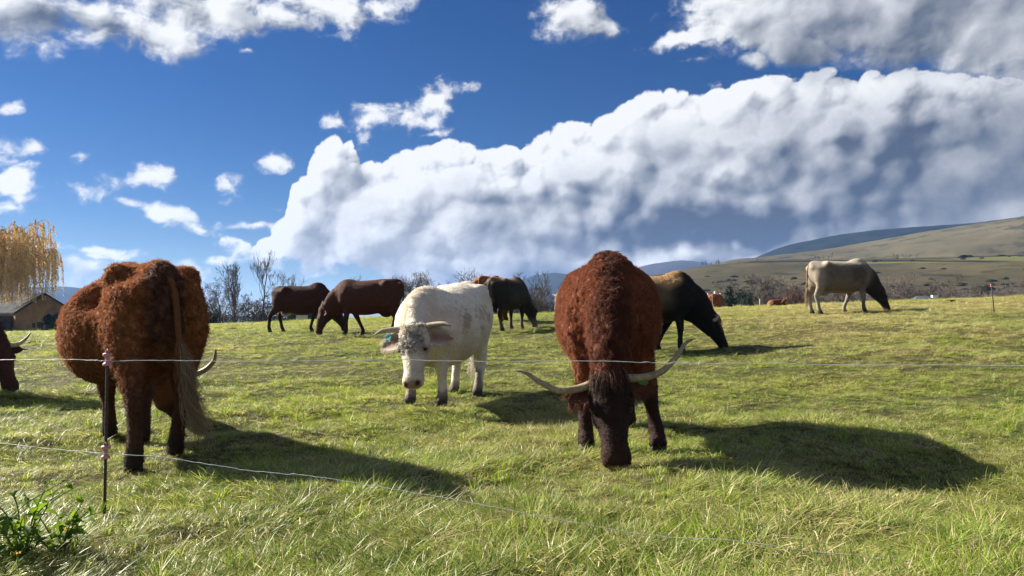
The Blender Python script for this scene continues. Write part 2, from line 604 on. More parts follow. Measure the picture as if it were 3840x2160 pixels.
def simple_mat(name, col, rough=0.8, spec=0.2, var=0.25, scale=8.0, bump_d=0.0, col2=None):
    m, t, o = new_mat(name)
    g = t.node('ShaderNodeNewGeometry').outputs['Position']
    n = t.noise(g, scale, 5.0, 0.6)
    c2 = col2 or tuple(c * (1 - var) for c in col)
    c = t.mix(t.step(n, 0.3, 0.7), c2, tuple(x * (1 + var * 0.5) for x in col) if col2 is None else col)
    principled(t, o, c, rough, spec, bump(t, n, bump_d) if bump_d else None)
    return m


def pasture_tone(t, pos):
    """Dry straw (1) against fresh grass (0) over the pasture, shared by soil and blades."""
    flat = t.vm('MULTIPLY', pos, (1, 1, 0))
    big = t.noise(flat, 0.22, 3.0, 0.55)
    mid = t.noise(flat, 1.1, 3.0, 0.6)
    s = t.sep(pos)
    side = t.mul(t.step(s[0], 1.5, 9.0), t.step(s[1], 10.0, 17.0))
    tone = t.add(t.mul(t.sub(big, 0.5), 1.5), t.mul(t.sub(mid, 0.5), 1.3))
    return t.m('ADD', tone, t.mad(side, 0.38, 0.54), clamp=True)


def ground_material():
    m, t, o = new_mat('pasture_soil')
    pos = t.node('ShaderNodeNewGeometry').outputs['Position']
    tone = pasture_tone(t, pos)
    s = t.sep(pos)
    d = t.m('SQRT', t.mad(s[0], s[0], t.mul(s[1], s[1])))
    fine = t.noise(pos, 14.0, 4.0, 0.6)
    med = t.noise(pos, 3.0, 4.0, 0.6)
    near = t.mix(tone, (0.040, 0.062, 0.014), (0.105, 0.085, 0.034))
    near = t.mix(t.step(fine, 0.35, 0.65), t.vm('SCALE', near, scale=0.5), near)
    mead = t.mix(tone, (0.115, 0.165, 0.032), (0.25, 0.20, 0.075))
    mead = t.mix(t.mul(t.step(med, 0.40, 0.62), 0.5), mead, (0.075, 0.105, 0.028))
    valley = t.mix(t.noise(pos, 0.05, 5.0, 0.6), (0.075, 0.085, 0.032), (0.12, 0.10, 0.055))
    c = t.mix(t.step(d, 16.0, 34.0), near, mead)
    c = t.mix(t.step(d, 120.0, 200.0), c, valley)
    principled(t, o, c, 0.95, 0.1, bump(t, fine, 0.03))
    return m


def build_ground():
    az = np.concatenate([np.linspace(-math.pi, -0.80, 50)[:-1], np.linspace(-0.80, 0.80, 230), np.linspace(0.80, math.pi, 50)[1:]])
    dd = np.concatenate([[0.02], np.exp(np.linspace(math.log(1.0), math.log(60), 150)), np.exp(np.linspace(math.log(62), math.log(6200), 80))])
    A, Dm = np.meshgrid(az, dd, indexing='ij')
    X, Y = Dm * np.sin(A), Dm * np.cos(A)
    Z = TZ(X, Y)
    me = mesh_from('ground', np.stack([X, Y, Z], -1).reshape(-1, 3), grid_faces(len(az), len(dd))[:, ::-1].copy(), ground_material())
    link('ground', me, kind='structure')

build_ground()


# ------------------------------------------------------------------ hills
def ridge_z(pts, dist):
    q = []
    for px, py in pts:
        x, z = ray(px, py)
        q.append((math.atan(x), z / math.hypot(x, 1) * dist + EYE))
    return q


def hill(name, pts, d_top, d_base, base_z, mat_fn, rough=0.03, seed=3, nu=260, nv=70, edge=0.01, power=1.0, shape=None):
    """A ridge seen against the sky: crest at distance d_top, foot at d_base, and a far slope behind."""
    q = ridge_z(pts, d_top)
    a = np.linspace(q[0][0], q[-1][0], nu)
    top = np.interp(a, [p[0] for p in q], [p[1] for p in q])
    k = np.exp(-0.5 * (np.arange(-6, 7) / 2.0) ** 2)
    k /= k.sum()
    top = np.convolve(np.pad(top, 6, mode='edge'), k, mode='valid')
    s = np.concatenate([np.linspace(0, 1, nv), 1 + np.linspace(0, 1, 14)[1:] * 0.9])
    A, T = np.meshgrid(a, s, indexing='ij')
    R2 = Rand2(seed)
    dist = d_base + (d_top - d_base) * T
    X, Y = dist * np.sin(A), dist * np.cos(A)
    H = top[:, None] - base_z
    prof = np.where(T <= 1, (np.sin(np.clip(T, 0, 1) * math.pi / 2)) ** power if shape is None else shape(np.clip(T, 0, 1)), np.cos(np.clip(T - 1, 0, 1) * math.pi / 2) ** 1.2)
    sc = (d_top - d_base)
    n = R2.fbm(X, Y, sc * 0.35, 5, 0.5) * rough * np.abs(H) * 4 * np.sin(np.clip(T, 0, 1.6) / 1.0 * math.pi).clip(-.3, 1)
    n2 = R2.fbm(X, Y, sc * 0.03, 4, 0.55) * edge * np.abs(H)
    Z = base_z + H * prof + n + n2
    me = mesh_from(name, np.stack([X, Y, Z], -1).reshape(-1, 3), grid_faces(nu, len(s))[:, ::-1].copy())
    me.materials.append(mat_fn())
    return link(name, me, kind='structure'), (a, s, X, Y, Z)


def heath_mat():
    m, t, o = new_mat('heath')
    pos = t.node('ShaderNodeNewGeometry').outputs['Position']
    n = t.noise(pos, 0.02, 6.0, 0.6)
    n2 = t.noise(pos, 0.11, 6.0, 0.65)
    n3 = t.noise(t.vm('MULTIPLY', pos, (1, 1, 6)), 0.035, 5.0, 0.6)
    c = t.mix(t.step(n, 0.35, 0.65), (0.048, 0.043, 0.023), (0.078, 0.066, 0.034))  # heath tones kept darker, with the clouds' shade put into the colour
    c = t.mix(t.step(n3, 0.55, 0.68), c, (0.034, 0.028, 0.018))
    c = t.mix(t.mul(t.step(n2, 0.56, 0.66), 0.75), c, (0.022, 0.019, 0.013))
    gr = attr(t, 'field')
    c = t.mix(t.mul(gr, 0.85), c, (0.105, 0.115, 0.038))
    hd = attr(t, 'hedge')
    c = t.mix(hd, c, (0.022, 0.018, 0.012))
    principled(t, o, c, 0.95, 0.05)
    return m


def upland_mat():
    m, t, o = new_mat('upland_grass')
    pos = t.node('ShaderNodeNewGeometry').outputs['Position']
    n = t.noise(pos, 0.010, 6.0, 0.6)
    n2 = t.noise(pos, 0.050, 6.0, 0.68)
    n3 = t.noise(pos, 0.007, 4.0, 0.6)
    c = t.mix(t.step(n, 0.35, 0.65), (0.068, 0.060, 0.034), (0.108, 0.094, 0.054))  # grass tones lowered to carry the cloud shade on this hill
    scr = t.mul(t.step(n2, 0.50, 0.57), t.step(n3, 0.40, 0.56))
    c = t.mix(t.mul(scr, 0.85), c, (0.022, 0.024, 0.017))
    principled(t, o, c, 0.95, 0.05)
    return m


def forest_mat(name, c1, c2, scale):
    def fn():
        m, t, o = new_mat(name)
        pos = t.node('ShaderNodeNewGeometry').outputs['Position']
        n = t.noise(pos, scale, 6.0, 0.62)
        c = t.mix(t.step(n, 0.35, 0.68), c1, c2)
        principled(t, o, c, 0.95, 0.0)
        return m
    return fn

hs1, near_hill = hill('hillside', [(1420, 770), (1540, 720), (1640, 693), (1770, 669), (1900, 657), (2040, 653), (2300, 649), (2576, 641), (3000, 630), (3700, 650), (4600, 720)],
                      560, 250, -4.0, heath_mat, 0.05, 3, 340, 150, 0.018, 1.0, lambda t: 0.55 * t + 0.45 * np.sin(t * math.pi / 2) ** 1.4)
a_, s_, X_, Y_, Z_ = near_hill


def paint_hill():
    """Which parts of the near hill are sown fields, and where its hedge banks run (real ground cover)."""
    px = CX + F * np.tan(a_)[:, None]
    wob = Rand2(9).fbm(X_, Y_, 60, 3)
    el = (Z_ - EYE) / np.hypot(X_, Y_)
    py = 790 - el / np.cos(a_)[:, None] * F
    f1 = sstep(px, 2020, 2120) * (1 - sstep(np.abs(py - (664 - (px - 2050) * 0.022) + 6 * wob), 3.2, 5.5))
    f2 = sstep(px, 2360, 2460) * (1 - sstep(np.abs(py - (652 - (px - 2400) * 0.03)), 2.2, 4))
    hdg = sstep(px, 1780, 1860) * (1 - sstep(np.abs(py - (660 - (px - 1900) * 0.006) + 8 * wob), 1.6, 3.2)) * sstep(wob, -0.22, -0.1)
    hdg = np.maximum(hdg, sstep(px, 2380, 2450) * (1 - sstep(np.abs(py - (646 - (px - 2400) * 0.03)), 1.8, 3.0)))
    add_attr(hs1.data, 'field', 'FLOAT', 'POINT', np.maximum(f1, f2) * (s_[None, :] <= 1.0))
    add_attr(hs1.data, 'hedge', 'FLOAT', 'POINT', np.clip(hdg, 0, 1) * (s_[None, :] <= 1.0))

paint_hill()
hs2, mid_hill = hill('hillside', [(1700, 690), (1840, 661), (1950, 651), (2050, 640), (2150, 624), (2250, 607), (2350, 588), (2450, 572), (2576, 553), (3000, 520), (3700, 560), (4600, 700)],
                     1100, 600, -20, upland_mat, 0.035, 5, 300, 90, 0.01, 1.0)
hill('mountain', [(1760, 730), (1850, 680), (1905, 650), (1950, 632), (2000, 617), (2100, 599), (2200, 586), (2350, 576), (2450, 567), (2576, 548), (3000, 500), (3700, 560), (4600, 740)],
     1900, 1200, -30, forest_mat('fir_forest', (0.006, 0.011, 0.013), (0.016, 0.021, 0.018), 0.020), 0.03, 8, 260, 60, 0.008)  # forest colour darkened to stand in for cloud shadow
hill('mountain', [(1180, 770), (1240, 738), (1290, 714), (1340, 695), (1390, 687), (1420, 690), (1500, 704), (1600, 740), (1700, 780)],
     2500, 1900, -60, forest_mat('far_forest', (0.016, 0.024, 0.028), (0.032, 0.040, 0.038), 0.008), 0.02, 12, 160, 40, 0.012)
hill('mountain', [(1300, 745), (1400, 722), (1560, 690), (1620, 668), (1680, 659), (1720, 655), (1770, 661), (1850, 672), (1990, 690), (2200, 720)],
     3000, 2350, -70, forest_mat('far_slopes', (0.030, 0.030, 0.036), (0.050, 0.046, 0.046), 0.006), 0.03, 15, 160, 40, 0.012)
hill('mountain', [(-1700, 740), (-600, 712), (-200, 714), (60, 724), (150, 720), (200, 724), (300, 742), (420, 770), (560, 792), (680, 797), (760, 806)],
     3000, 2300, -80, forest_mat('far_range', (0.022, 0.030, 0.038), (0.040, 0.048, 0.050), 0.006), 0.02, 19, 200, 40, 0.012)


def scatter_scrub():
    """Dark bushes dotted over the near hill, more than one could count: one mass of small leafy lumps."""
    rng = np.random.default_rng(21)
    base_v = []
    for i in range(5):
        for j in range(8):
            th, ph = math.pi * (i + 0.4) / 5.6, 2 * math.pi * (j + 0.5 * (i % 2)) / 8
            base_v.append((math.sin(th) * math.cos(ph), math.sin(th) * math.sin(ph), max(math.cos(th), -0.2)))
    base_v = np.array(base_v)
    bf = []
    for i in range(4):
        for j in range(8):
            bf.append((i * 8 + j, (i + 1) * 8 + j, (i + 1) * 8 + (j + 1) % 8, i * 8 + (j + 1) % 8))
    bf = np.array(bf)
    V, Fc, n = [], [], 0
    nu, nv = X_.shape
    R2 = Rand2(33)
    dens = R2.fbm(X_, Y_, 90, 4, 0.6)
    for _ in range(3600):
        i, j = rng.integers(0, nu), rng.integers(2, int(nv * 0.86))
        if dens[i, j] < rng.uniform(-0.1, 0.42):
            continue
        x, y, z = X_[i, j], Y_[i, j], Z_[i, j]
        d = math.hypot(x, y)
        w = rng.uniform(0.35, 0.95) * (1 + d / 420) * (1.7 if rng.random() < 0.10 else 1)
        sc = np.array([w * rng.uniform(0.9, 2.0), w, w * rng.uniform(0.5, 0.95)])
        vv = base_v * rng.uniform(0.7, 1.2, (40, 1)) * sc
        V.append(vv + (x + rng.uniform(-1, 1), y, z - 0.1))
        Fc.append(bf + n)
        n += 40
    me = mesh_from('scrub', np.concatenate(V), np.concatenate(Fc), simple_mat('scrub', (0.034, 0.032, 0.018), 0.95, 0.0, 0.5, 0.6), smooth=False)
    link('scrub', me, kind='stuff', label='dark low scrub bushes dotted over the near brown hillside', category='scrub')

scatter_scrub()

# ------------------------------------------------------------------ bodies as one smooth surface
def catmull(P, n):
    """n points between each pair of rows of P on a Catmull-Rom curve."""
    P = np.asarray(P, float)
    Q = np.vstack([2 * P[0] - P[1], P, 2 * P[-1] - P[-2]])
    out = []
    for i in range(1, len(Q) - 2):
        p0, p1, p2, p3 = Q[i - 1:i + 3]
        for j in range(n):
            t = j / n
            out.append(0.5 * (2 * p1 + (p2 - p0) * t + (2 * p0 - 5 * p1 + 4 * p2 - p3) * t * t + (3 * p1 - p0 - 3 * p2 + p3) * t ** 3))
    out.append(Q[-2])
    return np.array(out)


def unit(v):
    v = np.asarray(v, float)
    return v / max(np.linalg.norm(v), 1e-9)


class Body:
    """A soft union of limbs and lumps, turned into one closed skin."""
    def __init__(self):
        self.prims = []

    def limb(self, pts, a, b, side=(0, 1, 0), k=0.06, cap=0.7, n=3, neg=False, flat=0.0, power=2.0):
        """A tapering limb through pts: half width a along the side vector, half depth b across it."""
        M = np.column_stack([pts, a, b])
        M = catmull(M, n) if len(M) > 2 else catmull(M, 1)
        self.prims.append(('limb', M, unit(side), k, cap, neg, power))

    def ball(self, c, r, k=0.06, neg=False, axes=None):
        r = np.array([r, r, r], float) if np.isscalar(r) else np.array(r, float)
        self.prims.append(('ball', np.asarray(c, float), r, k, axes, neg, 2.0))

    def shear(self, fn):
        self.fn = fn

    def skin(self, h):
        lo, hi = np.full(3, 1e9), np.full(3, -1e9)
        for p in self.prims:
            if p[-2]:
                continue
            if p[0] == 'limb':
                M = p[1]
                R = np.maximum(M[:, 3], M[:, 4])[:, None]
                lo, hi = np.minimum(lo, (M[:, :3] - R).min(0)), np.maximum(hi, (M[:, :3] + R).max(0))
            else:
                lo, hi = np.minimum(lo, p[1] - p[2].max()), np.maximum(hi, p[1] + p[2].max())
        lo, hi = lo - 0.08, hi + 0.08
        ax = [np.arange(lo[i], hi[i], h) for i in range(3)]
        shp = tuple(len(a) for a in ax)
        D = np.full(shp, 1.0, np.float32)
        for p in self.prims:
            if p[0] == 'limb':
                M, side, k, cap, neg, power = p[1:]
                pads = np.maximum(M[:, 3], M[:, 4])[:, None] + k + 0.03
                l, u = (M[:, :3] - pads).min(0), (M[:, :3] + pads).max(0)
            else:
                c, r, k, axes, neg, _ = p[1:]
                l, u = c - r.max() - k - 0.03, c + r.max() + k + 0.03
            sl = tuple(slice(max(0, int((l[i] - lo[i]) / h)), max(0, min(shp[i], int((u[i] - lo[i]) / h) + 2))) for i in range(3))
            g = np.stack(np.meshgrid(*[ax[i][sl[i]] for i in range(3)], indexing='ij'), -1).astype(np.float32)
            if g.size == 0:
                continue
            if p[0] == 'limb':
                f = None
                for i in range(len(M) - 1):
                    c0, c1 = M[i, :3], M[i + 1, :3]
                    dv = c1 - c0
                    L2 = dv @ dv + 1e-12
                    dh = dv / math.sqrt(L2)
                    q = g - c0
                    t = np.clip((q @ dv) / L2, 0, 1)
                    q = q - t[..., None] * dv
                    sd = unit(side - (side @ dh) * dh)
                    up = np.cross(dh, sd)
                    A = M[i, 3] + (M[i + 1, 3] - M[i, 3]) * t
                    B = M[i, 4] + (M[i + 1, 4] - M[i, 4]) * t
                    mm = np.minimum(A, B)
                    v = np.sqrt((np.abs(q @ sd) / A) ** 2 + (np.abs(q @ up) / B) ** 2 + ((q @ dh) / (mm * cap)) ** 2)
                    fi = (v - 1) * mm
                    f = fi if f is None else np.minimum(f, fi)
            else:
                q = g - c
                if axes is not None:
                    q = q @ np.asarray(axes, float).T
                f = (np.sqrt(((q / r) ** 2).sum(-1)) - 1) * r.min()
            cur = D[sl]
            if neg:
                hh = np.clip(0.5 - 0.5 * (cur + f) / k, 0, 1)
                D[sl] = cur * (1 - hh) + (-f) * hh + k * hh * (1 - hh)
            else:
                hh = np.clip(0.5 + 0.5 * (cur - f) / k, 0, 1)
                D[sl] = cur * (1 - hh) + f * hh - k * hh * (1 - hh)
        return self.nets(D, lo, h)

    @staticmethod
    def nets(D, lo, h):
        nx, ny, nz = D.shape
        ins = D < 0
        cnt = np.zeros((nx - 1, ny - 1, nz - 1), np.int8)
        corners = [(i, j, k) for i in (0, 1) for j in (0, 1) for k in (0, 1)]
        cs = lambda i, j, k: (slice(i, nx - 1 + i), slice(j, ny - 1 + j), slice(k, nz - 1 + k))
        for c in corners:
            cnt += ins[cs(*c)]
        act = (cnt > 0) & (cnt < 8)
        idx = np.full(act.shape, -1, np.int64)
        I = np.argwhere(act)
        idx[act] = np.arange(len(I))
        pos, num = np.zeros((len(I), 3)), np.zeros(len(I))
        for a in corners:
            for axis in range(3):
                if a[axis] == 1:
                    continue
                b = list(a)
                b[axis] = 1
                va = D[I[:, 0] + a[0], I[:, 1] + a[1], I[:, 2] + a[2]]
                vb = D[I[:, 0] + b[0], I[:, 1] + b[1], I[:, 2] + b[2]]
                cr = (va < 0) != (vb < 0)
                t = np.where(cr, va / np.where(cr, va - vb, 1), 0)
                p = np.tile(np.array(a, float), (len(I), 1))
                p[:, axis] = t
                pos += np.where(cr[:, None], p, 0)
                num += cr
        V = lo + h * (I + pos / num[:, None])
        faces = []
        for axis in range(3):
            s0 = [slice(None)] * 3
            s1 = [slice(None)] * 3
            s0[axis] = slice(0, -1)
            s1[axis] = slice(1, None)
            chg = ins[tuple(s0)] != ins[tuple(s1)]
            E = np.argwhere(chg)
            b, c = (axis + 1) % 3, (axis + 2) % 3
            ok = (E[:, b] > 0) & (E[:, c] > 0) & (E[:, b] < D.shape[b] - 1) & (E[:, c] < D.shape[c] - 1)
            E = E[ok]
            quad = []
            for db, dc in ((-1, -1), (0, -1), (0, 0), (-1, 0)):
                J = E.copy()
                J[:, b] += db
                J[:, c] += dc
                quad.append(idx[J[:, 0], J[:, 1], J[:, 2]])
            Q = np.stack(quad, -1)
            flip = ~ins[E[:, 0], E[:, 1], E[:, 2]]
            Q[flip] = Q[flip][:, ::-1]
            faces.append(Q[(Q >= 0).all(1)])
        Fq = np.concatenate(faces)
        # relax a little
        e = np.concatenate([Fq[:, [0, 1]], Fq[:, [1, 2]], Fq[:, [2, 3]], Fq[:, [3, 0]]])
        deg = np.bincount(e.ravel(), minlength=len(V)).astype(float)
        for lam in (0.5, 0.45):
            acc = np.zeros_like(V)
            np.add.at(acc, e[:, 0], V[e[:, 1]])
            np.add.at(acc, e[:, 1], V[e[:, 0]])
            V = V + lam * (acc / np.maximum(deg, 1)[:, None] - V)
        return V, Fq


def vnormals(V, Fq):
    n = np.cross(V[Fq[:, 2]] - V[Fq[:, 0]], V[Fq[:, 3 if Fq.shape[1] == 4 else 1]] - V[Fq[:, 1 if Fq.shape[1] == 4 else 0]])
    if Fq.shape[1] == 3:
        n = -n
    N = np.zeros_like(V)
    for k in range(Fq.shape[1]):
        np.add.at(N, Fq[:, k], n)
    return N / np.maximum(np.linalg.norm(N, axis=1), 1e-9)[:, None]


_SW = np.random.default_rng(5)
_SWK = [(_SW.normal(size=3), _SW.uniform(0, 6.28, 3)) for _ in range(9)]


def swirl(P, freq):
    """A smooth random vector field."""
    out = np.zeros_like(P)
    for i, (k, ph) in enumerate(_SWK):
        f = freq * (0.7 + 0.13 * i)
        a = P @ (k * f)
        out += np.stack([np.sin(a + ph[0]), np.sin(1.13 * a + ph[1] + 1), np.sin(0.91 * a + ph[2] + 2)], -1) * 0.42
    return out


def fur_noise(P, freq, seed=0):
    s = np.zeros(len(P))
    for i, (k, ph) in enumerate(_SWK):
        k2 = np.roll(k, seed)
        s += np.sin(P @ (k2 * freq * (0.6 + 0.2 * i)) + ph[seed % 3]) / 4.5
    return s


# ------------------------------------------------------------------ coats
def coat_material(name, rough=0.75, sheen=0.0):
    m, t, o = new_mat(name)
    c = attr(t, 'coat', 'Color')
    pos = t.node('ShaderNodeTexCoord').outputs['Object']
    n = t.noise(pos, 38.0, 4.0, 0.65)
    n2 = t.noise(pos, 7.0, 4.0, 0.6)
    c = t.mix(t.step(n, 0.3, 0.7), t.vm('SCALE', c, scale=0.80), c)
    n3 = t.noise(pos, 2.6, 5.0, 0.6)
    c = t.mix(t.mul(t.step(n2, 0.42, 0.70), 0.45), c, t.vm('SCALE', c, scale=0.66))
    c = t.mix(t.mul(t.step(n3, 0.48, 0.72), 0.30), c, t.vm('ADD', t.vm('SCALE', c, scale=1.25), (0.016, 0.011, 0.007)))
    principled(t, o, c, rough, 0.18, bump(t, t.add(n, t.mul(n2, 1.5)), 0.012, 0.9))
    return m


def hair_material(name, spec=0.25):
    m, t, o = new_mat(name)
    c = attr(t, 'strand', 'Color')
    b = t.node('ShaderNodeBsdfPrincipled')
    t.put(b.inputs['Base Color'], c)
    b.inputs['Roughness'].default_value = 0.55
    b.inputs['Specular IOR Level'].default_value = spec
    tr = t.node('ShaderNodeBsdfTranslucent')
    t.put(tr.inputs['Color'], c)
    mx = t.node('ShaderNodeMixShader')
    mx.inputs[0].default_value = 0.32
    t.t.links.new(b.outputs[0], mx.inputs[1])
    t.t.links.new(tr.outputs[0], mx.inputs[2])
    t.t.links.new(mx.outputs[0], o.inputs['Surface'])
    return m

M_COAT = coat_material('cow_coat')
M_HAIR = hair_material('cow_hair')


def horn_mat():
    m, t, o = new_mat('horn')
    c = attr(t, 'coat', 'Color')
    pos = t.node('ShaderNodeTexCoord').outputs['Object']
    n = t.noise(pos, 22.0, 6.0, 0.65, 1.5)
    c = t.mix(t.step(n, 0.30, 0.72), t.vm('MULTIPLY', c, (.52, .48, .42)), c)
    principled(t, o, c, 0.5, 0.3, bump(t, n, 0.003))
    return m

M_HORN = horn_mat()
M_HOOF = simple_mat('hoof', (0.030, 0.024, 0.018), 0.6, 0.3, 0.5, 30)
M_EYE = simple_mat('eye', (0.006, 0.004, 0.003), 0.3, 0.3, 0.1, 20)


def tube(P, R, nsides=8, flat=None, up=(0, 0, 1), close=True):
    """Verts and quads of a tube through P with radii R; flat = radius factor across the second axis."""
    P = np.asarray(P, float)
    R = np.asarray(R, float)
    T = np.gradient(P, axis=0)
    T /= np.maximum(np.linalg.norm(T, axis=1), 1e-9)[:, None]
    u = unit(np.cross(T[0], up if abs(T[0] @ unit(up)) < 0.95 else (1, 0, 0)))
    V = []
    fl = np.ones(len(P)) if flat is None else np.asarray(flat)
    for i in range(len(P)):
        u = unit(u - (u @ T[i]) * T[i])
        v = np.cross(T[i], u)
        a = np.linspace(0, 2 * math.pi, nsides, endpoint=False)
        V.append(P[i] + R[i] * (np.cos(a)[:, None] * u + fl[i] * np.sin(a)[:, None] * v))
    V = np.concatenate(V)
    n = len(P)
    i = np.arange(n - 1)[:, None] * nsides
    j = np.arange(nsides)[None, :]
    j2 = (j + 1) % nsides
    Q = np.stack([i + j, i + j2, i + nsides + j2, i + nsides + j], -1).reshape(-1, 4)
    if close:
        V = np.vstack([V, P[0], P[-1]])
        a = np.arange(nsides)
        c0 = np.stack([np.full(nsides, n * nsides), (a + 1) % nsides, a, a], -1)
        c1 = np.stack([np.full(nsides, n * nsides + 1), (n - 1) * nsides + a, (n - 1) * nsides + (a + 1) % nsides, (n - 1) * nsides + (a + 1) % nsides], -1)
        return V, Q, np.concatenate([c0, c1])[:, :3]
    return V, Q, np.zeros((0, 3), int)


def tube_mesh(name, P, R, mat, nsides=8, flat=None, up=(0, 0, 1)):
    V, Q, T3 = tube(P, R, nsides, flat, up)
    return mesh_from(name, V, [tuple(q) for q in Q] + [tuple(q) for q in T3], mat)


def make_curves(name, pts, radius, color, parent, mat):
    """Hair as Blender hair curves: pts (n, k, 3), radius (n, k), color (n, 3)."""
    n, k, _ = pts.shape
    hc = bpy.data.hair_curves.new(name)
    hc.add_curves([k] * n)
    hc.attributes['position'].data.foreach_set('vector', pts.astype(np.float32).ravel())
    ra = hc.attributes.get('radius') or hc.attributes.new('radius', 'FLOAT', 'POINT')
    ra.data.foreach_set('value', radius.astype(np.float32).ravel())
    ca = hc.attributes.new('strand', 'FLOAT_COLOR', 'CURVE')
    ca.data.foreach_set('color', np.concatenate([color, np.ones((n, 1))], 1).astype(np.float32).ravel())
    hc.materials.append(mat)
    o = bpy.data.objects.new(name, hc)
    COL.objects.link(o)
    o.parent = parent
    return o


def grow_fur(name, V, Fq, colv, weight, parent, n, length, rng, groom, lay=1.0, curl=0.8, curl_f=18.0, gravity=0.25, rad_=0.0014, k=5, lenv=None, helix=0.0, turns=1.5,
             jitter=0.22, tint=0.25):
    """Strands rooted over a skin; groom gives each root its lie."""
    tri = np.concatenate([Fq[:, [0, 1, 2]], Fq[:, [0, 2, 3]]])
    A = np.linalg.norm(np.cross(V[tri[:, 1]] - V[tri[:, 0]], V[tri[:, 2]] - V[tri[:, 0]]), axis=1) * weight[tri].mean(1)
    cdf = np.cumsum(A)
    if cdf[-1] <= 0:
        return None
    f = np.searchsorted(cdf, rng.random(n) * cdf[-1])
    f = np.clip(f, 0, len(tri) - 1)
    r1, r2 = np.sqrt(rng.random(n)), rng.random(n)
    bc = np.stack([1 - r1, r1 * (1 - r2), r1 * r2], -1)
    N = vnormals(V, Fq)
    P = (V[tri[f]] * bc[..., None]).sum(1)
    Nr = (N[tri[f]] * bc[..., None]).sum(1)
    Nr /= np.linalg.norm(Nr, axis=1)[:, None]
    C = (colv[tri[f]] * bc[..., None]).sum(1)
    Ln = length * (0.65 + 0.7 * rng.random(n))
    if lenv is not None:
        Ln = Ln * (lenv[tri[f]] * bc).sum(1)
    G = groom(P)
    G = G - (G * Nr).sum(1)[:, None] * Nr
    sw = swirl(P, curl_f)
    sw = sw - (sw * Nr).sum(1)[:, None] * Nr * 0.7
    jit = rng.normal(size=(n, 3)) * jitter
    D = Nr * 0.62 + (G * lay + sw * curl + jit)
    D /= np.linalg.norm(D, axis=1)[:, None]
    D2 = Nr * 0.12 + G * lay * 1.2 + sw * curl * 0.9 + jit * 1.4 + np.array([0, 0, -gravity])
    D2 -= np.minimum((D2 * Nr).sum(1), 0)[:, None] * Nr * 0.9
    D2 /= np.linalg.norm(D2, axis=1)[:, None]
    t = np.linspace(0, 1, k)[None, :, None]
    pts = P[:, None] - Nr[:, None] * 0.003 + Ln[:, None, None] * (D[:, None] * (t - 0.5 * t * t) + D2[:, None] * 0.5 * t * t)
    if helix:
        T1 = np.cross(D2, Nr)
        T1 /= np.maximum(np.linalg.norm(T1, axis=1), 1e-6)[:, None]
        ph = (sw.sum(1) * 2.0)[:, None, None] + t * turns * 6.28
        pts = pts + helix * t * (np.cos(ph) * T1[:, None] + np.sin(ph) * Nr[:, None])
    R = rad_ * (0.8 + 0.4 * rng.random(n))[:, None] * (1 - 0.75 * np.linspace(0, 1, k)[None, :] ** 2)
    v = 1 + tint * rng.normal(size=(n, 1)) * 0.6 + tint * fur_noise(P, 55.0, 1)[:, None]
    C = np.clip(C * np.clip(v, 0.35, 2.0), 0, 1)
    return make_curves(name, pts, R, C, parent, M_HAIR)


# ------------------------------------------------------------------ a cow
GRAZE = dict(poll=(1.14, 0.0, 0.60), muzzle=(1.34, 0.0, 0.06))


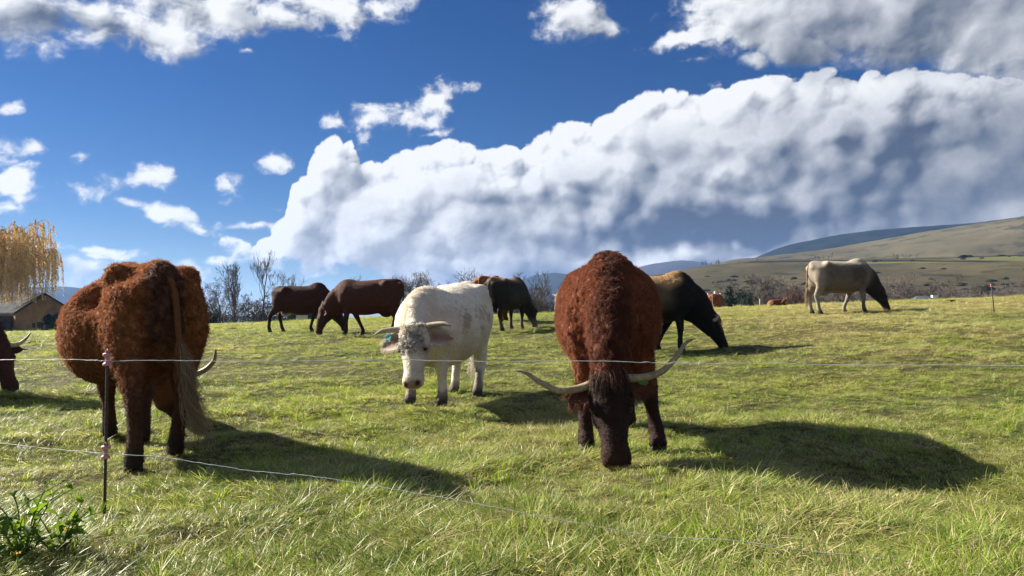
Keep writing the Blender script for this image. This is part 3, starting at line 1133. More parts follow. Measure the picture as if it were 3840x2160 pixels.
def cow(label, loc, heading, s=1.0, pose=GRAZE, fat=1.0, slope=0.0, feet=None, coat=None, horns=None, ears=True, ear_len=0.2, tail=None, vox=0.026, fur=None,
        lump=None, udder=False, name='cow', category='cow', hump=0.0, roll=0.0, group='cattle grazing in the pasture', tag=None, z=None, ear_droop=0.0, neck_mid=None, belly_l=0.0, broad=0.0, bony=0.0, deep=1.0, ridge=0.09, hooves=True, leg_w=1.0):
    feet = feet or {}
    x0, y0 = loc
    root = empty(name, (x0, y0, ground_z(x0, y0) if z is None else z), rad(heading), label=label, category=category, group=group)
    ca, sa = math.cos(rad(heading)), math.sin(rad(heading))
    tilt = None
    B = Body()
    q = lambda *p: np.array(p, float) * s

    def sl(p):                       # the back slopes down towards the head
        p = np.array(p, float)
        p = p.copy()
        p[..., 2] -= slope * p[..., 0] * np.clip((p[..., 2] - 0.3) / 1.0, 0, 1)
        return p
    tr = np.array([(-.70, 0, 1.10, .15, .20), (-.60, 0, 1.06, .24, .295), (-.42, 0, .985, .30, .375), (-.18, 0, .935, .355, .405), (.08, 0, .915, .375, .415),
                   (.30, 0, .93, .35, .405), (.48, 0, .985, .29, .385), (.62, 0, 1.00, .22, .31)])
    tr[:, 3] *= fat
    tr[:, 2] -= tr[:, 4] * (deep - 1)
    tr[:, 4] *= deep
    trp = sl(tr[:, :3])
    B.limb(trp * s, tr[:, 3] * s, tr[:, 4] * s, (0, 1, 0), 0.05, 0.75, 4)
    if broad:
        for sy in (-1, 1):
            B.limb(np.array([(-.42, sy * broad, 1.08), (-.1, sy * broad * 1.1, 1.09), (.28, sy * broad, 1.09)]) * s, np.array([.17, .19, .17]) * s, np.array([.19, .20, .18]) * s, (0, 1, 0), .1, .8, 3)
    if belly_l:
        B.ball(sl(q(-.05, .22, .86) / s) * s, (.42 * s, belly_l * s, .36 * s), 0.12)
    B.ball(sl((.50, 0, 1.22 + hump)) * s, (.20 * s, .10 * s, .15 * s), 0.10)                      # withers
    B.ball(sl((-.68, 0, 1.215)) * s, (.13 * s, (.075 + .01 * bony) * s, (.10 + .045 * bony) * s), 0.09)                            # tail head
    for sy in (-1, 1):
        B.ball(sl((-.28, sy * .41 * fat, 1.15)) * s, (.12 + .015 * bony) * s, 0.12, neg=True)                      # hollow of the flank
        B.ball(sl((-.42, sy * .235 * fat ** .5, 1.215 + .035 * bony)) * s, (.085 + .012 * bony) * s, 0.13 - .06 * bony)                     # hook bone
        B.ball(sl((-.76, sy * .12, 1.16)) * s, .065 * s, 0.08)                                    # pin bone
        hx, hy = feet.get('H' + ('L' if sy > 0 else 'R'), (0, 0))
        ho = lambda f: np.array([hx * f, hy * f, 0])
        yy = sy * .185
        B.limb(np.array([sl((-.50, yy, 1.10)), sl((-.53, yy * 1.08, .88)) + ho(.1), np.array((-.55, yy * 1.06, .70)) + ho(.3)]) * s,
               np.array([.115, .13, .085]) * s, np.array([.22, .215, .15]) * s, (0, 1, 0), 0.09, 0.8, 3)      # thigh
        B.ball((np.array((-.40, sy * .225, .74)) + ho(.2)) * s, .10 * s, 0.10)                    # stifle
        B.limb(np.array([np.array((-.55, yy * 1.06, .72)) + ho(.3), np.array((-.665, yy, .52)) + ho(.55), np.array((-.70, yy * .98, .44)) + ho(.62), np.array((-.665, yy * .97, .28)) + ho(.8),
                         np.array((-.645, yy * .97, .14)) + ho(.95), np.array((-.61, yy * .97, .05)) + ho(1)]) * s,
               np.array([.085, .058, .050, .040, .046, .052]) * s * leg_w, np.array([.145, .082, .066, .050, .052, .062]) * s * leg_w, (0, 1, 0), 0.035, 0.9, 3)
        fx, fy = feet.get('F' + ('L' if sy > 0 else 'R'), (0, 0))
        fo = lambda f: np.array([fx * f, fy * f, 0])
        y2 = sy * .175
        B.limb(np.array([sl((.44, sy * .15, 1.18)), sl((.52, sy * .20 * fat ** .5, 1.0)), sl((.58, sy * .21 * fat ** .5, .82))]) * s, np.array([.06, .09, .09]) * s, np.array([.10, .15, .12]) * s,
               (0, 1, 0), ridge, 0.8, 3)                                                           # shoulder
        B.limb(np.array([sl((.50, y2 * 1.05, .80)), np.array((.49, y2 * 1.02, .64)) + fo(.25), np.array((.50, y2, .42)) + fo(.6), np.array((.495, y2 * .98, .30)) + fo(.75), np.array((.49, y2 * .98, .14)) + fo(.95),
                         np.array((.525, y2 * .98, .05)) + fo(1)]) * s,
               np.array([.095, .075, .056, .041, .046, .054]) * s * leg_w, np.array([.14, .092, .060, .045, .050, .062]) * s * leg_w, (0, 1, 0), 0.05, 0.9, 3)
    B.ball(sl((.66, 0, .74)) * s, (.12 * s, .13 * s, .13 * s), 0.10)                              # brisket
    if udder:
        B.ball(q(-.42, 0, .56), (.16 * s, .12 * s, .12 * s), 0.06)
    # head and neck
    poll, muz = np.array(pose['poll'], float) * s, np.array(pose['muzzle'], float) * s
    a = unit(muz - poll)
    L = np.linalg.norm(muz - poll)
    hx = unit(np.array([a[0], a[1], 0]) if np.hypot(a[0], a[1]) > 0.25 * abs(a[2]) else np.array([1.0, pose.get('yaw', 0.0), 0]))
    if 'yaw' in pose:
        hx = unit(np.array([1.0, pose['yaw'], 0]))
    lat = unit(np.cross((0, 0, 1), hx))
    lat = unit(lat - (lat @ a) * a)
    rr = rad(pose.get('roll', 0))
    fwd = np.cross(lat, -a)
    lat, fwd = lat * math.cos(rr) + np.cross(a, lat) * math.sin(rr), fwd * math.cos(rr) + np.cross(a, fwd) * math.sin(rr)
    hs_ = L / 0.56
    H = np.array([(-.03, .098, .075, -.02), (.08, .120, .108, -.035), (.22, .130, .128, -.05), (.38, .116, .130, -.055), (.56, .090, .110, -.045), (.75, .078, .088, -.032), (.88, .090, .080, -.028), (.97, .084, .064, -.03)])
    wide = pose.get('wide', 1.0)
    H[:, 1] *= wide
    hp = poll + a * (H[:, :1] * L) + fwd * (H[:, 3:] * hs_)
    base = sl((.44, 0, 1.03)) * s
    end = poll - fwd * .055 * hs_ + a * .05 * hs_
    m1 = sl((.70, 0, .99)) * s if neck_mid is None else np.array(neck_mid, float) * s
    m1 = m1 + (end - m1) * 0.10
    m2 = m1 * .45 + end * .55 + np.array([0, 0, .03]) * s
    B.limb(np.array([base, m1, m2, end]), np.array([.19, .165, .125, .10]) * s, np.array([.30, .255, .185, .125]) * s, (0, 1, 0), 0.09, 0.7, 4)
    th0 = sl((.70, 0, .70)) * s
    th1 = poll + a * .34 * L - fwd * .15 * hs_
    B.limb(np.array([th0, th0 * .5 + th1 * .5 + np.array([0, 0, -.0]) * s, th1]), np.array([.05, .035, .045]) * s, np.array([.12, .10, .07]) * s, (0, 1, 0), 0.10, 0.7, 3)   # dewlap
    B.limb(hp, H[:, 1] * hs_, H[:, 2] * hs_, lat, 0.05, 0.6, 4)
    B.ball(poll - a * .012 * hs_, (.085 * hs_,) * 3, 0.06)
    for sy in (-1, 1):
        B.ball(poll + a * .31 * L + lat * sy * .106 * wide * hs_ + fwd * .012 * hs_, .036 * hs_, 0.03)
        B.ball(poll + a * .45 * L + lat * sy * .066 * wide * hs_ - fwd * .10 * hs_, .05 * hs_, 0.05)     # cheek
        B.ball(poll + a * 1.0 * L + lat * sy * .048 * wide * hs_ + fwd * .022 * hs_, (.020 * hs_,) * 3, 0.014, neg=True)
    B.ball(poll + a * .93 * L - fwd * .075 * hs_, (.052 * hs_,) * 3, 0.04)                        # chin
    V, Fq = B.skin(vox)
    if lump:
        N = vnormals(V, Fq)
        V = V + N * (fur_noise(V, 26, 0) * lump + fur_noise(V, 60, 1) * lump * 0.6)[:, None] * np.clip((V[:, 2] / s - 0.45) / 0.3, 0.15, 1)[:, None]
    # coat colours by body region
    qh = V - poll
    th, lh, fh = qh @ a / L, qh @ lat / hs_, qh @ fwd / hs_
    head = (th > -0.12) & (th < 1.25) & (np.abs(lh) < 0.2) & (np.abs(fh + .04) < 0.24)
    reg = dict(x=V[:, 0] / s, y=V[:, 1] / s, z=V[:, 2] / s, head=head, t=th, l=lh / wide, f=fh, N=vnormals(V, Fq), V=V / s)
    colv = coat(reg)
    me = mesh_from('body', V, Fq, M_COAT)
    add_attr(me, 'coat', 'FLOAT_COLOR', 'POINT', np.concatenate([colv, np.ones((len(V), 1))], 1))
    body = link('body', me, root)
    info = dict(wide=wide, root=root, V=V, F=Fq, col=colv, reg=reg, poll=poll, a=a, lat=lat, fwd=fwd, L=L, hs=hs_, s=s, sl=sl)
    # eyes
    for sy in (-1, 1):
        c = poll + a * .37 * L + lat * sy * .104 * wide * hs_ + fwd * .010 * hs_
        bm = ball_mesh('eye', c, .023 * hs_, M_EYE, 10, 8)
        link('eye', bm, root)
    # hooves: two claws each
    if hooves:
        for key, bx, by in (('FL', .535, .172), ('FR', .535, -.172), ('HL', -.60, .18), ('HR', -.60, -.18)):
            dx, dy = feet.get(key, (0, 0))
            link('hoof', hoof_mesh(np.array([bx + dx, by + dy, 0]) * s, s), root)
    # horns
    cant = rad(pose.get('cant', 0))
    hl, hu = lat * math.cos(cant) - a * math.sin(cant), -a * math.cos(cant) - lat * math.sin(cant)
    info['lat2'] = hl
    if horns:
        for sy in (-1, 1):
            pts = catmull([poll + hl * sy * p[0] * hs_ + hu * p[1] * hs_ + fwd * p[2] * hs_ for p in horns['pts']], 5)
            n = len(pts)
            r = np.interp(np.linspace(0, 1, n), [0, .15, .6, .9, 1], [1, .92, .62, .28, .08]) * horns['r'] * hs_
            hm = tube_mesh('horn', pts, r, M_HORN, 10)
            tt = np.repeat(np.linspace(0, 1, n), 10)
            tt = np.concatenate([tt, [0, 1]])[:, None]
            c0, c1 = np.array(horns.get('base', (.50, .42, .29))), np.array(horns.get('tip', (.16, .13, .10)))
            w_ = np.clip((tt - horns.get('dark', .62)) / .3, 0, 1)
            add_attr(hm, 'coat', 'FLOAT_COLOR', 'POINT', np.concatenate([c0 * (1 - w_) + c1 * w_, np.ones((len(tt), 1))], 1))
            link('horn', hm, root)
    if ears:
        for sy in (-1, 1):
            dr = ear_droop if np.isscalar(ear_droop) else ear_droop[0 if sy < 0 else 1]
            make_ear(info, sy, ear_len * hs_, root, coat, dr)
    if tail is not None:
        make_tail(info, tail, root, coat)
    if fur:
        fur(info)
    return info


def ball_mesh(name, c, r, mat, nu=10, nv=7):
    r = np.array([r, r, r]) if np.isscalar(r) else np.asarray(r)
    V = []
    for j in range(nv + 1):
        for i in range(nu):
            th, ph = math.pi * j / nv, 2 * math.pi * i / nu
            V.append(np.array([math.sin(th) * math.cos(ph), math.sin(th) * math.sin(ph), math.cos(th)]) * r + c)
    Fs = [(j * nu + i, (j + 1) * nu + i, (j + 1) * nu + (i + 1) % nu, j * nu + (i + 1) % nu) for j in range(nv) for i in range(nu)]
    return mesh_from(name, V, Fs, mat)


def hoof_mesh(c, s):
    V, Fs = [], []
    for sy in (-1, 1):
        n0 = len(V)
        rings = [(0.0, .060, .030, .0), (.03, .056, .029, -.004), (.06, .045, .026, -.012), (.075, .036, .022, -.02)]
        for z, rx, ry, ox in rings:
            for i in range(10):
                an = 2 * math.pi * i / 10
                V.append(c + np.array([ox + rx * math.cos(an) * (1.15 if math.cos(an) > 0 else .9), sy * .027 + ry * math.sin(an), z - .012]) * s)
        for j in range(3):
            for i in range(10):
                Fs.append((n0 + j * 10 + i, n0 + j * 10 + (i + 1) % 10, n0 + (j + 1) * 10 + (i + 1) % 10, n0 + (j + 1) * 10 + i))
        Fs.append(tuple(n0 + 30 + i for i in range(10)))
        Fs.append(tuple(n0 + i for i in reversed(range(10))))
    return mesh_from('hoof', V, Fs, M_HOOF)


def make_ear(I, sy, ln, root, coat, droop=0.0):
    a, lat, fwd, poll, L, hs_ = I['a'], I['lat'], I['fwd'], I['poll'], I['L'], I['hs']
    b0 = poll + a * .11 * L + lat * sy * .095 * I['wide'] * hs_ - fwd * .045 * hs_
    out = unit(I['lat2'] * sy + a * (0.10 + droop) - fwd * 0.18)
    face = unit(fwd - (fwd @ out) * out)              # the hollow looks forward
    upv = np.cross(out, face) * sy
    nu, nv = 12, 14
    V, inner = [], []
    for i in range(nu):
        u = i / (nu - 1)
        w_ = ln * 0.34 * (math.sin(math.pi * min(1, u * 0.86 + 0.12)) ** 0.75) * (1 - 0.15 * u)
        for j in range(nv):
            an = 2 * math.pi * j / nv
            y, z = math.cos(an), math.sin(an)
            th = 0.012 * hs_ * (1.6 - u)
            cup = (y * y) * w_ * 0.55 * (1 - 0.5 * u)
            V.append(b0 + out * (u * ln - 0.02) + upv * y * w_ + face * (z * th + cup - 0.02 * hs_) - np.array([0, 0, 1]) * 0.03 * ln * u * u)
            inner.append(max(0.0, z) * (1 - abs(y) ** 3) * min(1, u * 4))
    Fs = [(i * nv + j, (i + 1) * nv + j, (i + 1) * nv + (j + 1) % nv, i * nv + (j + 1) % nv) for i in range(nu - 1) for j in range(nv)]
    if sy < 0:
        Fs = [f[::-1] for f in Fs]
    Fs = [f[::-1] for f in Fs]
    me = mesh_from('ear', V, Fs, M_COAT)
    V = np.array(V)
    inner = np.array(inner)[:, None]
    ec = np.array(coat.ear)
    ic = np.array(coat.inner)
    add_attr(me, 'coat', 'FLOAT_COLOR', 'POINT', np.concatenate([ec * (1 - inner) + ic * inner, np.ones((len(V), 1))], 1))
    o = link('ear', me, root)
    I.setdefault('ears', []).append((o, V, np.array([f for f in Fs]), b0, out, face, upv, ln))


def make_tail(I, T, root, coat):
    s = I['s']
    pts = catmull(np.array(T['pts'], float) * s, 5)
    n = len(pts)
    r = np.interp(np.linspace(0, 1, n), [0, .12, .4, 1], [.052, .036, .024, .014]) * s
    me = tube_mesh('tail', pts, r, M_COAT, 9)
    c = np.array(T.get('col', coat.tail))
    add_attr(me, 'coat', 'FLOAT_COLOR', 'POINT', np.tile(np.append(c, 1), (len(me.vertices), 1)))
    to = link('tail', me, root)
    # the switch: long hair from the lower part of the tail
    rng = np.random.default_rng(17)
    m = T.get('n', 260)
    k = 7
    start = T.get('from', 0.62)
    t0 = start + (1 - start) * rng.random(m) ** 0.8
    i0 = t0 * (n - 1)
    ii = np.clip(i0.astype(int), 0, n - 2)
    P = pts[ii] + (pts[ii + 1] - pts[ii]) * (i0 - ii)[:, None]
    end = np.array(T['tip'], float) * s
    ln = T.get('len', .35) * s * (0.6 + 0.6 * rng.random(m))
    d0 = unit(pts[-1] - pts[-4])
    wob = rng.normal(size=(m, 3)) * T.get('spread', .05) * s
    tt = np.linspace(0, 1, k)
    tgt = end + wob
    dirv = tgt - P
    dl = np.linalg.norm(dirv, axis=1)
    dirv = dirv / dl[:, None]
    ln = np.minimum(ln, dl * 1.1)
    H = P[:, None] + dirv[:, None] * (ln[:, None] * tt)[..., None] + rng.normal(size=(m, 1, 3)) * .018 * s * np.sin(tt * math.pi)[None, :, None]
    lock = np.floor(rng.random(m) * 26)
    ph = (lock * 2.39)[:, None]
    amp = (.022 + .018 * np.sin(lock * 1.7))[:, None] * s * tt[None, :]
    H[..., 0] += amp * np.sin(tt[None, :] * 11 + ph)
    H[..., 1] += amp * np.cos(tt[None, :] * 8 + ph * 1.3) + (np.sin(lock * 5.1) * .05)[:, None] * s * tt[None, :] ** 2
    H[..., 2] += (np.cos(lock * 3.3) * .05)[:, None] * s * tt[None, :] ** 2
    R = T.get('rad', .0022) * s * (1 - .6 * tt)[None, :] * np.ones((m, 1))
    c = np.array(T.get('switch', coat.tail))
    C = np.clip(c * (1 + .22 * rng.normal(size=(m, 1)) + .35 * np.sin(lock * 7.7)[:, None]), 0.004, 1)
    make_curves('tail_switch', H, R, C, to, M_HAIR)


class Coat:
    """A coat: base colour, extra markings and the colours of ear, inner ear and tail."""
    def __init__(self, base, marks=None, ear=None, inner=None, tail=None):
        self.base, self.marks = np.array(base, float), marks or []
        self.ear = np.array(ear if ear is not None else base)
        self.inner = np.array(inner if inner is not None else np.array(base) * 0.6)
        self.tail = np.array(tail if tail is not None else base)

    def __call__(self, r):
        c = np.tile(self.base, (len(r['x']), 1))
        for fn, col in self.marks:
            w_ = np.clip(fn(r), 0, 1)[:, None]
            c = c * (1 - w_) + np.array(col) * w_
        return c


def ss(v, lo, hi):
    t = np.clip((v - lo) / (hi - lo), 0, 1)
    return t * t * (3 - 2 * t)


def back_groom(P):
    """Hair lies backwards and down."""
    return np.tile(np.array([-0.75, 0.0, -0.55]), (len(P), 1))

# ------------------------------------------------------------------ the herd
def tail_down(side=0.0, low=.52, tip=.2, **kw):
    d = dict(pts=[(-.66, 0, 1.24), (-.775, .0, 1.235), (-.825, side * .2, 1.12), (-.835, side * .5, .9), (-.83, side * .8, .7), (-.825, side, low)], tip=(-.82, side * 1.1, tip))
    d.update(kw)
    return d


def groom_back(P):
    G = np.tile(np.array([-0.7, 0.0, -0.6]), (len(P), 1))
    G[:, 1] += np.sign(P[:, 1]) * 0.2
    return G


def head_groom(I):
    a = I['a']

    def fn(P):
        G = groom_back(P)
        th = (P - I['poll']) @ a / I['L']
        onh = ss(th, -0.15, 0.0)[:, None] * ss(P[:, 0] / I['s'], 0.85, 1.0)[:, None]
        return G * (1 - onh) + np.tile(a, (len(P), 1)) * onh
    return fn


def ear_fringe(I, n, length, col, rng, rad_=.0016):
    for o, V, Fq, b0, out, face, upv, ln in I.get('ears', []):
        k = 5
        u = rng.random(n)
        sgn = np.sign(rng.random(n) - 0.5)
        w_ = ln * 0.34 * (np.sin(math.pi * np.clip(u * 0.86 + 0.12, 0, 1)) ** 0.75) * (1 - 0.15 * u)
        P = b0 + out * (u * ln - .02)[:, None] + upv * (sgn * w_ * 0.96)[:, None] + face * (w_ * .5 * (1 - .5 * u) - .01)[:, None]
        D = out * 0.5 + upv * sgn[:, None] * 0.8 + rng.normal(size=(n, 3)) * 0.35 - np.array([0, 0, .35])
        D /= np.linalg.norm(D, axis=1)[:, None]
        t = np.linspace(0, 1, k)
        H = P[:, None] + D[:, None] * (length * (0.5 + rng.random(n)))[:, None, None] * t[None, :, None]
        H[..., 2] -= (t ** 2 * length * .4)[None, :]
        R = rad_ * (1 - .7 * t)[None] * np.ones((n, 1))
        C = np.clip(np.array(col) * (1 + .3 * rng.normal(size=(n, 1))), 0.003, 1)
        make_curves('ear_fringe', H, R, C, o, M_HAIR)


def forelock(I, n, length, col, rng, spread=.09, rad_=.0016, name='forelock', tip=None, up=.02):
    """Loose hair falling over the forehead from the poll."""
    a, lat, fwd, poll, hs_ = I['a'], I['lat'], I['fwd'], I['poll'], I['hs']
    k = 7
    y = np.clip(rng.normal(size=n) * spread * .6, -spread, spread)
    P = poll + lat * y[:, None] + fwd * (.055 - .5 * np.abs(y) ** 1.3 + rng.normal(size=n) * .018)[:, None] - a * (up + rng.normal(size=n) * .022)[:, None]
    t = np.linspace(0, 1, k)
    ln = length * (.5 + .8 * rng.random(n))
    side = (y / spread * .5 + rng.normal(size=n) * .2)
    D0 = fwd * .9 - a * .35 + lat * side[:, None]
    D1 = a * 1.0 + fwd * .15 + lat * (side * .55)[:, None] + rng.normal(size=(n, 3)) * .10
    tt = t[None, :, None]
    H = P[:, None] + ln[:, None, None] * (D0[:, None] * (tt * (1 - tt)) * .55 + D1[:, None] * tt ** 1.3 * .9)
    R = rad_ * (1 - .75 * t)[None] * np.ones((n, 1))
    C = np.array(col) * (1 + .45 * rng.normal(size=(n, 1)))
    if tip is not None:
        w_ = (rng.random(n) < .3)[:, None]
        C = np.where(w_, np.array(tip) * (1 + .3 * rng.normal(size=(n, 1))), C)
    make_curves(name, H, R, np.clip(C, .003, 1), I['root'], M_HAIR)


# 1. the curly brown cow seen from behind, at the fence
def fur_curly(I):
    rng = np.random.default_rng(31)
    r = I['reg']
    lenv = 0.35 + 0.65 * ss(r['z'], .35, .75)
    lenv = np.where(r['head'], .45, lenv)
    w_ = 0.5 + ss(r['z'], .3, .6)
    grow_fur('coat', I['V'], I['F'], I['col'], w_, I['root'], 160000, .030, rng, groom_back, lay=.50, curl=.95, curl_f=70.0, gravity=.25, rad_=.0014, k=6, lenv=lenv, helix=.007, turns=1.2, jitter=.13, tint=.3)

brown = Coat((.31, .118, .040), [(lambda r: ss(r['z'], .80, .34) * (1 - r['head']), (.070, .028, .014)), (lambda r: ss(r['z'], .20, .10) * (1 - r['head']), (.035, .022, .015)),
                                  (lambda r: ss(r['x'], .45, .75) * .8, (.105, .038, .016)), (lambda r: r['head'] * ss(r['t'], .1, .5), (.05, .02, .011)), (lambda r: ss(r['x'], -.66, -.72) * ss(np.abs(r['y']), .16, .08) * ss(r['z'], .6, .9), (.12, .05, .03))],  # forequarters painted darker, as shade over the sunlit neck
             ear=(.16, .055, .022), inner=(.05, .02, .012), tail=(.15, .055, .02))
HORN_LONG = dict(base=(.40, .32, .21), pts=[(.07, .0, -.03), (.20, -.025, -.02), (.34, -.02, .02), (.45, .05, .05), (.54, .135, .05), (.61, .16, .03)], r=.030, dark=.70)
HORN_UP = dict(pts=[(.07, .0, -.03), (.22, -.03, .0), (.36, .0, .03), (.46, .08, .05), (.50, .17, .06), (.515, .22, .06)], r=.034, dark=.8)
cow('curly brown cow seen from behind at the fence post, with a pale tail switch', (-2.84, 5.66), 127, 1.03, dict(poll=(.95, -.36, .46), muzzle=(1.22, -.58, .05), yaw=-.6), fat=.84, bony=.72, coat=brown,
    horns=HORN_UP, vox=.019, fur=fur_curly, lump=.004, belly_l=.30, leg_w=1.12, feet=dict(HL=(-.18, -.01), HR=(.15, .03), FL=(.02, -.06), FR=(-.26, .10)), neck_mid=(.72, -.08, .93),
    tail=dict(pts=[(-.64, 0, 1.25), (-.765, -.01, 1.25), (-.82, -.05, 1.14), (-.84, -.07, .92), (-.85, -.085, .70), (-.86, -.10, .46)], tip=(-.89, -.22, .22), switch=(.30, .215, .13), n=620, rad=.0014, len=.40, spread=.026,
              **{'from': .62}))


# 2. the red long-horned cow grazing head on
def fur_red(I):
    rng = np.random.default_rng(37)
    r = I['reg']
    lenv = 0.30 + 0.70 * ss(r['z'], .40, .75)
    lenv = np.where(r['head'], .34 + .25 * ss(r['t'], .15, 0), lenv)
    crest = np.exp(-(r['y'] / .11) ** 2) * ss(r['x'], .2, .5) * ss(r['N'][:, 2] + r['N'][:, 0] * .6, .1, .5) * ~r['head']
    lenv = lenv + crest * .35
    w_ = 0.5 + ss(r['z'], .3, .6)
    grow_fur('coat', I['V'], I['F'], I['col'], w_, I['root'], 160000, .034, rng, head_groom(I), lay=.55, curl=.80, curl_f=50.0, gravity=.55, rad_=.0014, k=6, lenv=lenv, helix=.006, turns=1.0, jitter=.2, tint=.28)
    forelock(I, 900, .105, (.040, .018, .013), rng, spread=.11, tip=(.20, .13, .09), rad_=.0012)
    ear_fringe(I, 500, .05, (.13, .04, .018), rng)

red = Coat((.23, .070, .026),
           [(lambda r: np.exp(-(r['y'] / .085) ** 2) * ss(r['N'][:, 2] + .8 * r['N'][:, 0], .3, .8) * ss(r['x'], -.1, .5) * .85, (.070, .024, .015)),
            (lambda r: ss(r['x'], .78, .95) * .7, (.095, .028, .013)),
            (lambda r: r['head'] * ss(r['t'], -.02, .15), (.022, .009, .006)), (lambda r: r['head'] * ss(r['t'], .70, .9) * .6, (.050, .018, .011)),
            (lambda r: r['head'] * ss(r['t'], .93, .99) * ss(r['f'], -.04, .01), (.035, .018, .012)),
            (lambda r: r['head'] * ss(r['t'], .995, 1.03) * ss(np.abs(r['l']), .075, .05), (.40, .27, .16)),
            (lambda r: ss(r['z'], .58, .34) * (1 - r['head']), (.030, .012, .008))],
           ear=(.15, .045, .018), inner=(.07, .025, .015), tail=(.15, .05, .02))
red_cow = cow('red long horned cow grazing head on, dark face down in the grass', (.82, 6.36), 264.5, 1.10, dict(poll=(1.06, -.03, .545), muzzle=(1.20, .02, .025), cant=5.5, yaw=.03, wide=1.10), fat=1.04, broad=.15, ridge=.035, coat=red, horns=HORN_LONG,
              vox=.019, fur=fur_red, lump=.008, leg_w=1.15, feet=dict(FL=(.02, .16), FR=(.0, .0), HL=(0, .02)), tail=tail_down(switch=(.25, .18, .12)), ear_len=.20, ear_droop=(.05, -.35), hump=.0, neck_mid=(.70, 0, 1.0))


# 3. the cream white bull
def fur_white(I):
    rng = np.random.default_rng(41)
    r = I['reg']
    lenv = np.full(len(r['x']), .55)
    fore = r['head'] * ss(r['t'], -.1, -.02) * ss(r['t'], .48, .36) * ss(r['f'], -.02, .03) * ss(np.abs(r['l']), .125 - .10 * np.clip(r['t'], 0, 1), .10 - .12 * np.clip(r['t'], 0, 1))
    crest = np.exp(-(r['y'] / .14) ** 2) * ss(r['x'], .45, .65) * ss(r['N'][:, 2] + r['N'][:, 0], .3, .7) * ~r['head']
    lenv = lenv + crest * 1.1
    grow_fur('coat', I['V'], I['F'], I['col'], (1 - fore) * (.5 + ss(r['z'], .2, .5)) + .02, I['root'], 80000, .022, rng, head_groom(I), lay=.9, curl=.45, curl_f=40.0, gravity=.35, rad_=.0016, k=5, lenv=lenv, jitter=.16, tint=.12)
    grow_fur('forelock', I['V'], I['F'], I['col'], fore, I['root'], 5000, .030, rng, head_groom(I), lay=.4, curl=1.5, curl_f=90.0, gravity=.3, rad_=.0022, k=9, helix=.013, turns=1.3, jitter=.10, tint=.7)
    ear_fringe(I, 420, .032, (.60, .53, .43), rng)


def blot(x0, z0, rx, rz, side, f=14, k=.9):
    return lambda r: k * ss(1 - np.sqrt(((r['x'] - x0) / rx) ** 2 + ((r['z'] - z0) / rz) ** 2) + .55 * fur_noise(r['V'], f, 2), .1, .75) * (np.sign(r['y']) == side)

white = Coat((.72, .655, .54),
             [(blot(.36, .98, .12, .20, 1, 34, .75), (.36, .28, .20)), (blot(-.15, 1.02, .36, .13, 1, 22, .7), (.42, .31, .21)), (blot(.02, .85, .08, .08, 1, 24, .7), (.30, .22, .15)),
              (lambda r: .35 * ss(fur_noise(r['V'], 7, 1), .1, .8), (.48, .39, .28)),
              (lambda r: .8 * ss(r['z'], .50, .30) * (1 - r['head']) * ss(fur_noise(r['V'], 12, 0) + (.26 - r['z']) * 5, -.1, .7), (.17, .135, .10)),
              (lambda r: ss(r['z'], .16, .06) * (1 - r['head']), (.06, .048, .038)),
              (lambda r: r['head'] * ss(r['t'], .06, .14) * ss(r['t'], .44, .34) * ss(r['f'], .0, .04), (.50, .46, .41)),
              (lambda r: r['head'] * .45 * ss(r['t'], .42, .5) * ss(r['f'], .05, .0) * ss(r['t'], .9, .8), (.52, .44, .34)),
              (lambda r: r['head'] * .75 * np.exp(-((r['t'] - .39) / .08) ** 2 - ((np.abs(r['l']) - .105) / .030) ** 2) * ss(r['f'], -.09, -.02), (.09, .075, .06)),
              (lambda r: r['head'] * ss(r['t'], .905, .955) * ss(r['f'], -.05, -.015) * ss(np.abs(r['l']), .088, .068), (.34, .215, .175)),
              (lambda r: r['head'] * ss(np.sqrt((np.abs(r['l']) - .050) ** 2 + (r['f'] - .016) ** 2), .026, .014) * ss(r['t'], .90, .95), (.045, .025, .02))],
             ear=(.62, .55, .45), inner=(.27, .17, .13), tail=(.6, .54, .44))
bull = cow('cream white bull facing us with a curly forehead and a turquoise ear tag', (-.80, 9.0), 249, 1.03, dict(poll=(1.15, .19, .85), muzzle=(1.345, .285, .305), yaw=.10, roll=0, wide=1.22), fat=1.27, deep=1.10, slope=.19, coat=white,
           horns=dict(pts=[(.09, .03, -.03), (.22, .035, -.01), (.33, .02, .02), (.40, -.02, .04)], r=.037, base=(.42, .36, .27), tip=(.40, .33, .22), dark=.7), ear_len=.29, ear_droop=.02, vox=.017, fur=fur_white, lump=.003, leg_w=1.22,
           feet=dict(FL=(.0, .03), FR=(.02, -.01), HL=(.16, .02), HR=(.06, .02)), tail=tail_down(), neck_mid=(.72, .03, 1.03), hump=-.03, group='cattle grazing in the pasture')


